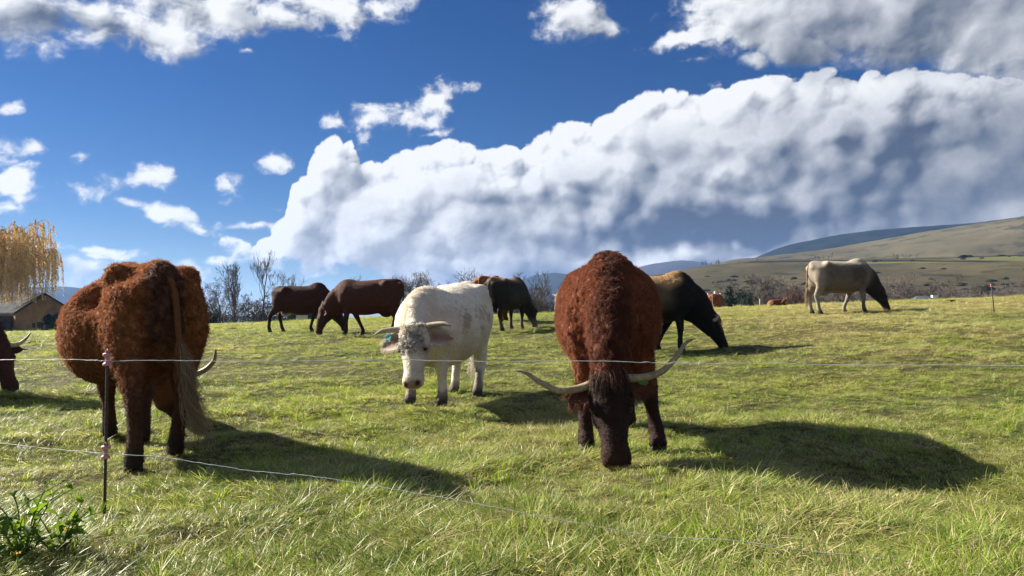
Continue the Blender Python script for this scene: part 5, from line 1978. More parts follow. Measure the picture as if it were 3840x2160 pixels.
def leaf_mat():
    m, t, o = new_mat('weed_leaf')
    pos = t.node('ShaderNodeNewGeometry').outputs['Position']
    n = t.noise(pos, 30.0, 4.0, .6)
    oi = t.node('ShaderNodeObjectInfo').outputs['Random']
    c = t.mix(oi, (.060, .135, .020), (.150, .240, .036))
    c = t.mix(t.step(n, .4, .7), c, t.vm('SCALE', c, scale=.7))
    b = t.node('ShaderNodeBsdfPrincipled')
    t.put(b.inputs['Base Color'], c)
    b.inputs['Roughness'].default_value = .6
    b.inputs['Specular IOR Level'].default_value = .2
    tr = t.node('ShaderNodeBsdfTranslucent')
    t.put(tr.inputs['Color'], t.vm('MULTIPLY', c, (1.5, 1.4, .6)))
    mx = t.node('ShaderNodeMixShader')
    mx.inputs[0].default_value = .42
    t.t.links.new(b.outputs[0], mx.inputs[1])
    t.t.links.new(tr.outputs[0], mx.inputs[2])
    t.t.links.new(mx.outputs[0], o.inputs['Surface'])
    return m


def weeds():
    rng = np.random.default_rng(12)
    lm = leaf_mat()
    stem_m = simple_mat('weed_stem', (.10, .13, .04), .7, .2)
    leaves = [leaf_mesh('leaf', .075, .017, rng, lm), leaf_mesh('leaf', .060, .016, rng, lm), leaf_mesh('leaf', .042, .013, rng, lm, False), leaf_mesh('leaf', .066, .015, rng, lm)]
    for (px, py, h, nl, lab) in ((55, 1408, .36, 92, 'tall leafy green weed with jagged leaves at the lower left corner'), (150, 1396, .22, 64, 'lower leafy weed right of the tall one, below the lower wire'),
                                 (-60, 1400, .34, 64, 'leafy weed cut off by the left edge of the picture')):
        x, y = on_ground(px, py)
        root = empty('weed', (x, y, ground_z(x, y)), 0, label=lab, category='weed', group='leafy weeds by the fence')
        for q in range(8):
            lean = rng.normal(size=2) * .15
            pts = [(0, 0, -.02), (lean[0] * .4, lean[1] * .4, h * .5), (lean[0], lean[1], h * rng.uniform(.55, 1.0))]
            P = catmull(np.array(pts), 5)
            link('stem', tube_mesh('stem', P, np.linspace(.0035, .0018, len(P)), stem_m, 6), root)
            for l in range(nl // 8):
                f = rng.uniform(.12, 1.0)
                p = P[min(int(f * (len(P) - 1)), len(P) - 1)]
                lo = bpy.data.objects.new('leaf', leaves[rng.integers(0, 4)])
                COL.objects.link(lo)
                lo.parent = root
                lo.location = p
                lo.rotation_euler = (rng.normal() * .5, -.55 + rng.normal() * .45, rng.random() * 6.28)
                sc = rng.uniform(.65, 1.25) * (1.15 - .5 * f)
                lo.scale = (sc, sc, sc)
    ym = simple_mat('yellow_petal', (.75, .52, .02), .6, .2, .2, 80)
    for px, py, d, lab in ((170, 1333, 3.15, 'larger yellow dandelion flower beside the foot of the fence post'), (192, 1341, 3.12, 'small yellow dandelion flower just right of the larger one'), (42, 1396, 2.75, 'yellow dandelion flower low in the weeds at the corner')):
        c = at_depth(px, py, d)
        g = ground_z(c[0], c[1])
        root = empty('flower', (c[0], c[1], g), 0, label=lab, category='flower', group='yellow dandelions')
        h = c[2] - g
        link('stem', tube_mesh('stem', [(.01, .01, -.02), (.004, .004, h * .5), (0, 0, h)], [.002, .0018, .0016], stem_m, 6), root)
        V, Fs = [], []
        for i in range(34):
            an, ln, up = rng.random() * 6.28, rng.uniform(.007, .017), rng.uniform(.1, .9)
            dv = np.array([math.cos(an), math.sin(an), up]) * ln
            sd = np.array([-math.sin(an), math.cos(an), 0]) * .0022
            k0 = len(V)
            b0 = np.array([0, 0, h])
            V += [b0 - sd, b0 + sd, b0 + dv + sd * .9, b0 + dv * 1.12, b0 + dv - sd * .9]
            Fs += [(k0, k0 + 1, k0 + 2, k0 + 3, k0 + 4)]
        link('petals', mesh_from('petals', V, Fs, ym, smooth=False), root)

weeds()


def dung():
    """Dark pats dropped about the pasture."""
    m = simple_mat('dung', (.035, .026, .016), .9, .1, .5, 14, .01)
    rng = np.random.default_rng(15)
    for px, py, lab in ((18, 869, 'dark dung pat in the field near the left edge, below the barn'), (52, 876, 'flat dung pat right of the one at the left edge'), (90, 862, 'small dung pat nearest the curly brown cow belly'),
                        (588, 828, 'dark dung pat under the bare trees, left of the side on red cow'), (640, 851, 'small dung pat left of the hind hooves of the side on red cow'), (1560, 905, 'dung pat beside the red cow, by the black cow hooves'),
                        (2330, 806, 'dark pat in the dry grass right of the pale cow muzzle'), (2390, 868, 'wide dark pat below the far fence post')):
        x, d = on_ground(px, py)
        V, Fs, n = [], [], 14
        for j, (r, z) in enumerate(((.16, -.02), (.15, .03), (.10, .055), (.04, .06))):
            for i in range(n):
                an = 2 * math.pi * i / n
                rr = r * (1 + .18 * math.sin(3 * an + px) + .1 * rng.normal())
                V.append((x + rr * math.cos(an), d + rr * math.sin(an), ground_z(x, d) + z + .006 * rng.normal()))
        for j in range(3):
            for i in range(n):
                Fs.append((j * n + i, j * n + (i + 1) % n, (j + 1) * n + (i + 1) % n, (j + 1) * n + i))
        Fs.append(tuple(3 * n + i for i in range(n)))
        link('dung_pat', mesh_from('dung_pat', V, Fs, m), label=lab, category='dung pat', group='dung pats in the pasture')

dung()

# ------------------------------------------------------------------ trees
def branch_mesh(name, segs, mat, sides=4):
    """One mesh of tapered rods; segs = (p0, p1, r0, r1) rows."""
    S_ = np.array([np.concatenate([a, b, [r0, r1]]) for a, b, r0, r1 in segs])
    p0, p1, r0, r1 = S_[:, :3], S_[:, 3:6], S_[:, 6], S_[:, 7]
    d = p1 - p0
    d /= np.maximum(np.linalg.norm(d, axis=1), 1e-9)[:, None]
    ref = np.where(np.abs(d[:, 2:3]) > .9, np.array([[1., 0, 0]]), np.array([[0, 0, 1.]]))
    u = np.cross(d, ref)
    u /= np.linalg.norm(u, axis=1)[:, None]
    v = np.cross(d, u)
    V = []
    for k in range(sides):
        an = 2 * math.pi * k / sides
        V.append(p0 + r0[:, None] * (math.cos(an) * u + math.sin(an) * v))
    for k in range(sides):
        an = 2 * math.pi * k / sides
        V.append(p1 + r1[:, None] * (math.cos(an) * u + math.sin(an) * v))
    V = np.stack(V, 1).reshape(-1, 3)
    n = len(S_)
    b = np.arange(n)[:, None] * 2 * sides
    Fs = np.concatenate([b + np.array([[k, (k + 1) % sides, sides + (k + 1) % sides, sides + k]]) for k in range(sides)])
    return mesh_from(name, V, Fs, mat)


def bare_tree(rng, h, trunk=.3, spread=.6, levels=4, kids=4, up=.35, r0=None, stems=1, stem_lean=.12, twig=.012, droop=0.0, first=.25, wob=.12):
    """Trunk rods and branch rods of a leafless tree h metres tall."""
    tr, br = [], []
    r0 = r0 or h * .018

    def grow(p, d, ln, r, lev):
        n = 4 if lev < 2 else 3
        pts, dirs = [p], []
        for i in range(n):
            d = unit(d + rng.normal(size=3) * wob + np.array([0, 0, up * .18 if lev else .05]) - np.array([0, 0, droop * .2 * lev]))
            p = p + d * ln / n
            pts.append(p)
            dirs.append(d)
        rr = np.linspace(r, max(r * (.45 if lev == 0 else .3), twig * .6), n + 1)
        for i in range(n):
            (tr if lev == 0 else br).append((pts[i], pts[i + 1], max(rr[i], twig), max(rr[i + 1], twig * .7)))
        if lev >= levels:
            return
        m = (kids if lev < 3 else max(3, kids - 1)) if lev else int(kids * 2.2)
        for j in range(m):
            f = first + (1 - first) * (j + rng.random() * .9) / m if lev == 0 else rng.uniform(.25, 1.0)
            f = min(f, .999)
            q = f * n
            i = int(q)
            pp = pts[i] + (pts[i + 1] - pts[i]) * (q - i)
            side = unit(np.cross(dirs[i], rng.normal(size=3)))
            nd = unit(dirs[i] * (1 - spread) + side * spread * rng.uniform(.8, 1.2) + np.array([0, 0, up * .5]))
            l2 = ln * (rng.uniform(.40, .62) * (1.15 - .55 * f) if lev == 0 else rng.uniform(.50, .85) * (1.05 - .35 * f))
            if l2 < .12:
                continue
            grow(pp, nd, l2, max((rr[i] * .55), twig), lev + 1)
    for s_ in range(stems):
        lean = np.array([rng.normal() * stem_lean, rng.normal() * stem_lean, 1]) if stems > 1 or stem_lean else np.array([0, 0, 1])
        off = np.array([rng.normal(), rng.normal(), 0]) * (.05 * h * (stems > 1))
        grow(off * .4 + np.array([0, 0, -.3]), unit(lean), h * (.80 if s_ == 0 else rng.uniform(.55, .78)), r0 * (1 if s_ == 0 else .75), 0)
    return tr, br

M_BARK = simple_mat('bark', (.075, .062, .050), .9, .1, .4, 6)
M_BARKG = simple_mat('grey_bark', (.125, .112, .100), .9, .1, .35, 6)
M_TWIG = simple_mat('twigs', (.095, .078, .066), .9, .1, .3, 3)
M_TWIGG = simple_mat('grey_twigs', (.150, .130, .118), .9, .1, .3, 3)
M_TWIGR = simple_mat('reddish_twigs', (.120, .078, .060), .9, .1, .3, 3)


def put_tree(name, tr, br, px, d, label, bark=M_BARK, twig=M_TWIG, group=None, rot=0.0, sink=0.0, x=None, cat='tree'):
    x = at(px, d) if x is None else x
    root = empty(name, (x, d, ground_z(x, d) - sink), rot, label=label, category=cat, group=group)
    link('trunk', branch_mesh('trunk', tr, bark, 6), root)
    link('crown', branch_mesh('crown', br, twig, 3), root)
    return root


def copy_tree(src, px, d, label, rot, sc, group=None, sink=0.0):
    x = at(px, d)
    r = src.copy()
    COL.objects.link(r)
    r.location = (x, d, ground_z(x, d) - sink)
    r.rotation_euler = (0, 0, rot)
    r.scale = (sc[0], sc[0], sc[1])
    r['label'] = label
    if group:
        r['group'] = group
    for ch in src.children:
        c = ch.copy()
        COL.objects.link(c)
        c.parent = r
    return r


def left_trees():
    rng = np.random.default_rng(101)
    g = 'bare trees along the far side of the pasture'
    t1 = bare_tree(rng, 6.2, levels=4, kids=4, spread=.62, stems=4, stem_lean=.30, twig=.016, up=.22, first=.2, wob=.15)
    put_tree('bare_tree', *t1, 562, 100, 'wide many stemmed bare tree right of the curly brown cow', group=g)
    t2 = bare_tree(rng, 8.2, levels=4, kids=4, spread=.42, stems=2, stem_lean=.05, twig=.016, up=.5, first=.22)
    put_tree('bare_tree', *t2, 597, 101, 'tall bare tree with two straight stems rising out of the wide one', group=g)
    t3 = bare_tree(rng, 8.6, levels=4, kids=4, spread=.36, stem_lean=.05, twig=.015, up=.62, first=.42, r0=.12)
    put_tree('bare_tree', *t3, 664, 98, 'slender bare tree with a fan shaped top, tallest of the row', group=g)
    t4 = bare_tree(rng, 6.8, levels=3, kids=4, spread=.5, stem_lean=.04, twig=.017, up=.3, first=.35, r0=.10)
    put_tree('bare_tree', *t4, 716, 102, 'thin bare tree just above the rump of the side on dark red cow', group=g)
    t5 = bare_tree(rng, 7.0, levels=3, kids=4, spread=.45, stem_lean=.05, twig=.016, up=.5, first=.35, r0=.09)
    put_tree('bare_tree', *t5, 744, 103, 'thin fan topped bare tree above the back of the side on dark red cow', group=g)
    t6 = bare_tree(rng, 6.6, levels=3, kids=4, spread=.5, twig=.015, up=.4, r0=.08)
    put_tree('bare_tree', *t6, 897, 95, 'small bare tree tips showing over the nearer dark red cow', group=g)
    for i, (px, h, lab) in enumerate(((1035, 6.2, 'round bare bushy tree behind the nearer dark red cow rump'), (1070, 7.0, 'round bare bushy tree, fullest of the clump left of the bull'), (1108, 6.5, 'round bare bushy tree behind the bull shoulder'))):
        t = bare_tree(rng, h, levels=4, kids=4, spread=.55, stems=3, stem_lean=.22, twig=.016, up=.42, first=.15)
        put_tree('bare_tree', *t, px, 86 + 2 * i, lab, group=g, twig=M_TWIGG)
    # the row between the dark cow and the red cow
    for i, (px, d, h) in enumerate(((1298, 84, 7.6), (1322, 88, 7.0), (1345, 83, 7.8), (1368, 86, 7.2), (1392, 90, 7.4), (1282, 92, 8.0), (1420, 88, 7.3), (1180, 92, 8.2), (1250, 95, 8.0))):
        t = bare_tree(rng, h, levels=4, kids=4, spread=.5, stems=2, stem_lean=.16, twig=.018, up=.35, first=.12)
        lab = ['grey bare tree above the head of the black brown cow', 'bare tree second from the black brown cow', 'bare tree in front of the far blue mountain', 'bare tree above the tan horned cow', 'bare tree beside the red cow back',
               'bare tree behind the black brown cow neck', 'bare tree hidden behind the red long horned cow', 'twiggy bare tree tips behind the bull rump', 'bare tree tip between bull and black brown cow'][i]
        put_tree('bare_tree', *t, px, d, lab, group=g, bark=M_BARKG, twig=M_TWIG)


def leafy_blob(rng, n, rx, rz, size, cone=False, z0=.2):
    """Leaf clumps spread through a crown: (verts, faces) of small tilted quads."""
    P = []
    while len(P) < n:
        p = rng.uniform(-1, 1, 3)
        if cone:
            zz = (p[2] + 1) / 2
            lim = (1 - zz) ** .5 * (.9 + .14 * math.sin(zz * 23))
            if math.hypot(p[0], p[1]) > lim or math.hypot(p[0], p[1]) < lim * .45 * rng.random():
                continue
        elif np.linalg.norm(p) > 1 or np.linalg.norm(p) < .55 * rng.random():
            continue
        P.append(p)
    P = np.array(P)
    if cone:
        C = np.stack([P[:, 0] * rx, P[:, 1] * rx, z0 + (P[:, 2] + 1) * rz], -1)
    else:
        C = np.stack([P[:, 0] * rx, P[:, 1] * rx, z0 + (P[:, 2] + 1) * rz], -1)
        C += swirl(C, 1.6 / max(rx, .3)) * rx * .16
    a = rng.normal(size=(n, 3))
    a /= np.linalg.norm(a, axis=1)[:, None]
    b = np.cross(a, rng.normal(size=(n, 3)))
    b /= np.linalg.norm(b, axis=1)[:, None]
    s_ = size * rng.uniform(.5, 1.3, (n, 1))
    V = np.stack([C - a * s_, C + b * s_ * .6, C + a * s_, C - b * s_ * .6], 1).reshape(-1, 3)
    Fs = np.arange(4 * n).reshape(n, 4)
    return V, Fs


def leaf_clump_mat(name, c1, c2):
    m, t, o = new_mat(name)
    pos = t.node('ShaderNodeNewGeometry').outputs['Position']
    n = t.noise(pos, 1.3, 4.0, .6)
    c = t.mix(t.step(n, .35, .65), c1, c2)
    b = t.node('ShaderNodeBsdfDiffuse')
    t.put(b.inputs['Color'], c)
    tr = t.node('ShaderNodeBsdfTranslucent')
    t.put(tr.inputs['Color'], c)
    mx = t.node('ShaderNodeMixShader')
    mx.inputs[0].default_value = .25
    t.t.links.new(b.outputs[0], mx.inputs[1])
    t.t.links.new(tr.outputs[0], mx.inputs[2])
    t.t.links.new(mx.outputs[0], o.inputs['Surface'])
    return m

M_FIR = leaf_clump_mat('fir_needles', (.016, .030, .020), (.036, .056, .034))
M_HEDGE = leaf_clump_mat('hedge_leaves', (.016, .040, .018), (.035, .075, .030))
M_GOLD = leaf_clump_mat('golden_leaves', (.80, .56, .21), (.62, .46, .24))
M_YELL = leaf_clump_mat('yellow_leaves', (.40, .27, .05), (.26, .17, .05))
M_BRUSH = leaf_clump_mat('brush_leaves', (.050, .042, .030), (.095, .075, .050))


def conifer(px, d, h, rx, label, seed, group, x=None, mat=None, cone=True, n=900):
    rng = np.random.default_rng(seed)
    x = at(px, d) if x is None else x
    root = empty('conifer' if cone else 'bush', (x, d, ground_z(x, d) - .2), 0, label=label, category='conifer' if cone else 'bush', group=group)
    link('trunk', branch_mesh('trunk', [((0, 0, -.3), (0, 0, h * .85), h * .02, h * .006)], M_BARK, 6), root)
    V, Fs = leafy_blob(rng, n, rx, h / 2 * (.98 if cone else .92), .16 * (h / 5) ** .5, cone, .15)
    link('crown', mesh_from('crown', V, Fs, mat or M_FIR, smooth=False), root)
    return root


def dark_treeline():
    rng = np.random.default_rng(55)
    g = 'dark conifers and bushes behind the pasture on the left'
    specs = [(508, 118, 3.6, 1.1, 1), (524, 116, 4.2, 1.2, 1), (541, 120, 4.0, 1.1, 1), (556, 122, 3.0, 1.3, 0), (580, 119, 2.8, 1.5, 0), (606, 121, 3.2, 1.2, 0), (625, 117, 4.2, 1.5, 0), (640, 120, 4.6, 1.3, 0), (660, 116, 3.6, 1.4, 0),
             (655, 122, 5.0, 1.1, 1), (672, 119, 5.4, 1.2, 1), (690, 117, 4.6, 1.3, 1), (704, 115, 3.2, 1.6, 0), (725, 116, 3.0, 1.7, 0), (765, 118, 3.0, 1.9, 0), (800, 117, 3.2, 2.0, 0), (835, 112, 3.4, 1.9, 0), (470, 118, 3.4, 1.3, 1), (440, 118, 3.6, 1.4, 0)]
    where = ['in the gap beside the curly brown cow', 'second from the curly brown cow', 'third from the curly brown cow', 'low between the conifers and the wide bare tree', 'under the wide bare tree', 'at the foot of the two stemmed tree',
             'right of the two stemmed tree', 'rounded and dark, left of the slender tree', 'low before the pointed conifers', 'pointed, left of the slender tree trunk', 'pointed and tallest, behind the slender tree trunk', 'right of the slender tree trunk',
             'behind the hind legs of the side on cow', 'under the belly line of the side on cow', 'behind the udder of the side on cow', 'under the chest of the side on cow', 'between the two dark red cows', 'hidden by the curly cow tail', 'hidden by the curly cow flank']
    for i, ((px, d, h, rx, cone), wh) in enumerate(zip(specs, where)):
        conifer(px, d, h, rx, ('dark conifer ' if cone else 'dark brush ') + wh, 300 + i, g, cone=bool(cone), mat=None if cone else M_BRUSH, n=600)
    # the clipped hedge
    x0, x1, d = at(500, 108), at(552, 108), 108
    V, Fs = leafy_blob(np.random.default_rng(6), 1500, 1, 1, .10)
    rng2 = np.random.default_rng(8)
    C = np.stack([rng2.uniform(x0, x1, 1600), d + rng2.uniform(-.6, .6, 1600), rng2.uniform(0, 1.55, 1600) ** 1.0], -1)
    a = rng2.normal(size=(1600, 3)) * .13
    b = rng2.normal(size=(1600, 3)) * .13
    V = np.stack([C - a, C + b, C + a, C - b], 1).reshape(-1, 3)
    z = ground_z((x0 + x1) / 2, d)
    V[:, 2] += z
    link('hedge', mesh_from('hedge', V, np.arange(len(V)).reshape(-1, 4), M_HEDGE, smooth=False), label='low clipped dark green hedge right of the curly brown cow', category='hedge')


def willow():
    rng = np.random.default_rng(61)
    px, d, h, R = -48, 112, 18.2, 14.6
    x = at(px, d)
    root = empty('willow', (x, d, ground_z(x, d)), 0, label='big weeping willow with golden autumn leaves over the barn roof', category='tree')
    tr, br, lv = [], [], []
    p = np.array([0, 0, -.3])
    for i in range(4):
        q = p + np.array([rng.normal() * .15, rng.normal() * .15, 1.3])
        tr.append((p, q, .62 - .08 * i, .54 - .08 * i))
        p = q
    ends = []
    for k in range(38):
        an, el = rng.random() * 6.283, rng.uniform(.35, 1.3)
        ln = rng.uniform(.7, 1.0)
        a = np.array([math.cos(an), math.sin(an), 0])
        q0 = p - np.array([0, 0, rng.uniform(0, 1.8)])
        n = 9
        reach = R * .82 * math.cos(el * .8) * ln
        top = (h - 5.2) * (.45 + .55 * math.sin(el)) * ln
        prev = q0
        for i in range(1, n + 1):
            f = i / n
            pt = q0 + a * reach * f + np.array([0, 0, top * math.sin(f * math.pi * .58)]) + rng.normal(size=3) * .12
            br.append((prev, pt, .12 * (1 - f) + .02, .12 * (1 - f - 1 / n) + .02))
            if f > .25:
                ends.append((pt, a, f))
                for m in range(2):
                    sd = unit(a * .5 + np.array([rng.normal(), rng.normal(), .55]))
                    l2 = rng.uniform(1.2, 3.0)
                    mid = pt + sd * l2 * .55 + np.array([0, 0, .25])
                    e = pt + sd * l2 + np.array([0, 0, -.1])
                    br.append((pt, mid, .05, .035))
                    br.append((mid, e, .035, .02))
                    ends += [(mid, sd, f), (e, sd, f), (e, sd, f)]
            prev = pt
    LV = []
    for (pt, a, f) in ends:
        for s_ in range(1 + (rng.random() < .25)):
            ln = min(rng.uniform(1.4, 6.8) * (.6 + .6 * f), max(1.0, pt[2] - 4.2))
            n = max(4, int(ln / .16))
            prev = pt.copy()
            out = unit(a + rng.normal(size=3) * .5)
            m = 5
            pts = []
            for i in range(1, m + 1):
                ff = i / m
                q = pt + out * .8 * (1 - (1 - ff) ** 2) * .8 - np.array([0, 0, ln * ff ** 1.25]) + rng.normal(size=3) * .05
                br.append((prev, q, .010, .008))
                pts.append(q)
                prev = q
            pts = np.array([pt] + pts)
            keep = .95 if pt[2] > 10.5 else .62
            tt = rng.random(int(n * 2.2 * keep)) * m
            ii = tt.astype(int).clip(0, m - 1)
            c = pts[ii] + (pts[ii + 1] - pts[ii]) * (tt - ii)[:, None]
            LV.append(c)
    C = np.concatenate(LV)
    C += rng.normal(size=C.shape) * .05
    n = len(C)
    dn = np.tile([0, 0, -1.0], (n, 1)) + rng.normal(size=(n, 3)) * .35
    dn /= np.linalg.norm(dn, axis=1)[:, None]
    sd = np.cross(dn, rng.normal(size=(n, 3)))
    sd /= np.linalg.norm(sd, axis=1)[:, None]
    L_ = rng.uniform(.16, .34, (n, 1))
    V = np.stack([C, C + dn * L_ * .5 + sd * L_ * .20, C + dn * L_, C + dn * L_ * .5 - sd * L_ * .20], 1).reshape(-1, 3)
    link('trunk', branch_mesh('trunk', tr, M_BARK, 8), root)
    link('branches', branch_mesh('branches', br, simple_mat('willow_twigs', (.24, .155, .07), .9, .1, .3, 3), 3), root)
    link('crown', mesh_from('crown', V, np.arange(4 * n).reshape(n, 4), M_GOLD, smooth=False), root)


def right_valley():
    rng = np.random.default_rng(71)
    g = 'bare shrubs filling the valley below the hillside'
    protos = []
    for i in range(5):
        t = bare_tree(rng, 7.4, levels=4, kids=4, spread=.55, stems=4, stem_lean=.25, twig=.020, up=.4, first=.1)
        protos.append(t)
    spots = [(1880, 118), (1902, 104), (1925, 112), (1945, 100), (1998, 104), (2030, 120), (2230, 112), (2258, 104), (2285, 118), (2310, 110), (2336, 122), (2362, 108), (2390, 116), (2418, 106), (2444, 120), (2470, 110), (2496, 118),
             (2522, 107), (2548, 114), (2576, 109), (2600, 118), (2640, 110), (2690, 114), (1860, 128), (1770, 126), (1745, 120), (1720, 128), (1700, 118), (2075, 116), (2110, 122), (2145, 112), (2180, 118), (2205, 124), (1968, 122), (1835, 122),
             (2270, 140), (2350, 142), (2430, 138), (2510, 142), (2310, 150), (2400, 150), (2490, 152), (2570, 146), (2240, 146), (1900, 140), (1990, 142), (1810, 140)]
    base = {}
    order = sorted(range(len(spots)), key=lambda q: spots[q][0])
    rank = {q: r for r, q in enumerate(order)}
    ordw = 'first second third fourth fifth sixth seventh eighth ninth tenth eleventh twelfth thirteenth fourteenth fifteenth sixteenth seventeenth eighteenth nineteenth twentieth'.split()
    ordw += ['twenty-' + w_ for w_ in ordw[:9]] + ['thirtieth'] + ['thirty-' + w_ for w_ in ordw[:9]] + ['fortieth'] + ['forty-' + w_ for w_ in ordw[:9]]
    for i, (px, d) in enumerate(spots):
        k = i % 5
        red_ = 1962 < px < 2010 and d < 110
        where = ('by the black cow head' if px < 1850 else 'left of the yellow bush' if px < 1950 else 'behind the pale cow' if px < 2215 else 'short of the far post' if px < 2480 else 'past the far post')
        tone = ['grey', 'brown', 'ashy', 'dark', 'twiggy'][k]
        lab = 'bare %s shrub %s, %s from the left of the valley band' % (tone, where, ordw[rank[i]])
        sc = (rng.uniform(1.0, 1.5), rng.uniform(.85, 1.25) * (1.0 if px > 2200 else .95))
        if k not in base:
            base[k] = put_tree('bare_shrub', *protos[k], px, d, lab, bark=[M_BARKG, M_BARK][k % 2], twig=[M_TWIGG, M_TWIG, M_TWIGG, M_TWIGG, M_TWIG][k], group=g, cat='shrub')
            base[k].scale = (sc[0], sc[0], sc[1])
        else:
            copy_tree(base[k], px, d, lab, rng.random() * 6.28, sc, g)
    t = bare_tree(rng, 5.2, levels=4, kids=4, spread=.5, stems=5, stem_lean=.35, twig=.020, up=.35, first=.08)
    put_tree('bare_shrub', *t, 1985, 82, 'rounded reddish brown bare shrub left of the pale cow tail', twig=M_TWIGR, cat='shrub', group=g)
    conifer(1955, 84, 3.5, 1.0, 'small yellow leaved bush left of the reddish shrub', 401, None, mat=M_YELL, cone=False, n=420)
    gc = 'dark conifers beyond the crest'
    conifer(1835, 96, 6.5, 1.5, 'dark blue green conifer, pointed and leftmost of the clump beside the red rump', 402, gc, n=2600)
    conifer(1862, 98, 6.0, 2.2, 'broad dark blue green conifer, middle of the clump', 403, gc, n=3400)
    conifer(1882, 94, 5.6, 1.7, 'dark blue green conifer on the right of the clump', 404, gc, n=2600)
    conifer(1872, 84, 4.0, 1.4, 'lower grey green conifer in front of the clump', 405, gc, n=1800, mat=leaf_clump_mat('grey_needles', (.05, .065, .045), (.085, .10, .075)))
    conifer(2014, 112, 6.6, 1.5, 'dark conifer showing behind the pale cow tail', 406, gc, n=900)
    conifer(2332 - 2, 100, 4.0, 1.0, 'dark small conifer right of the pale cow head', 407, gc, n=500, x=at(2252, 100))
    conifer(1908, 92, 4.4, 1.2, 'dark small bush right of the conifer clump', 408, gc, cone=False, mat=M_BRUSH, n=500)
    # poplars on the skyline of the near hill
    gp = 'bare poplars on the hill skyline'
    pop = None
    for i, px in enumerate((1764, 1771, 1779, 1790, 1800, 1806, 1812, 1862, 1905, 2049, 2056, 2064, 2075, 2086, 2092, 2250, 2262, 2275, 2290, 2305)):
        hill_d = 520 if px < 1900 else 545
        az = math.atan((px - CX) / F)
        dd = hill_d * math.cos(az)
        x = math.tan(az) * dd
        j = np.argmin(np.abs(a_ - az))
        sidx = np.argmin(np.abs(np.hypot(X_[j], Y_[j]) - hill_d))
        z = Z_[j, sidx]
        hgt = [13, 10, 12, 9, 11, 13, 10, 5, 6, 9, 7, 8, 9, 8, 15, 9, 8, 9, 8, 7][i]
        lab = 'tiny bare poplar on the far hill, %s from the left along its skyline' % ordw[i]
        if pop is None:
            t = bare_tree(rng, 10, levels=3, kids=4, spread=.28, twig=.07, up=.8, first=.12, r0=.22)
            pop = put_tree('poplar', *t, px, dd, lab, bark=M_BARKG, twig=M_TWIGG, group=gp)
            r = pop
        else:
            r = copy_tree(pop, px, dd, lab, i * 1.3, (1, 1), gp)
        r.location = (x, dd, z - .3)
        r.scale = (.36, .36, hgt / 28)


# ------------------------------------------------------------------ buildings
def box(x0, x1, y0, y1, z0, z1):
    V = [(x, y, z) for z in (z0, z1) for y in (y0, y1) for x in (x0, x1)]
    return V, [(0, 2, 3, 1), (4, 5, 7, 6), (0, 1, 5, 4), (2, 6, 7, 3), (0, 4, 6, 2), (1, 3, 7, 5)]


def box_obj(name, b, mat, parent, **kw):
    V, Fs = box(*b)
    return link(name, mesh_from(name, V, Fs, mat, smooth=False), parent, **kw)


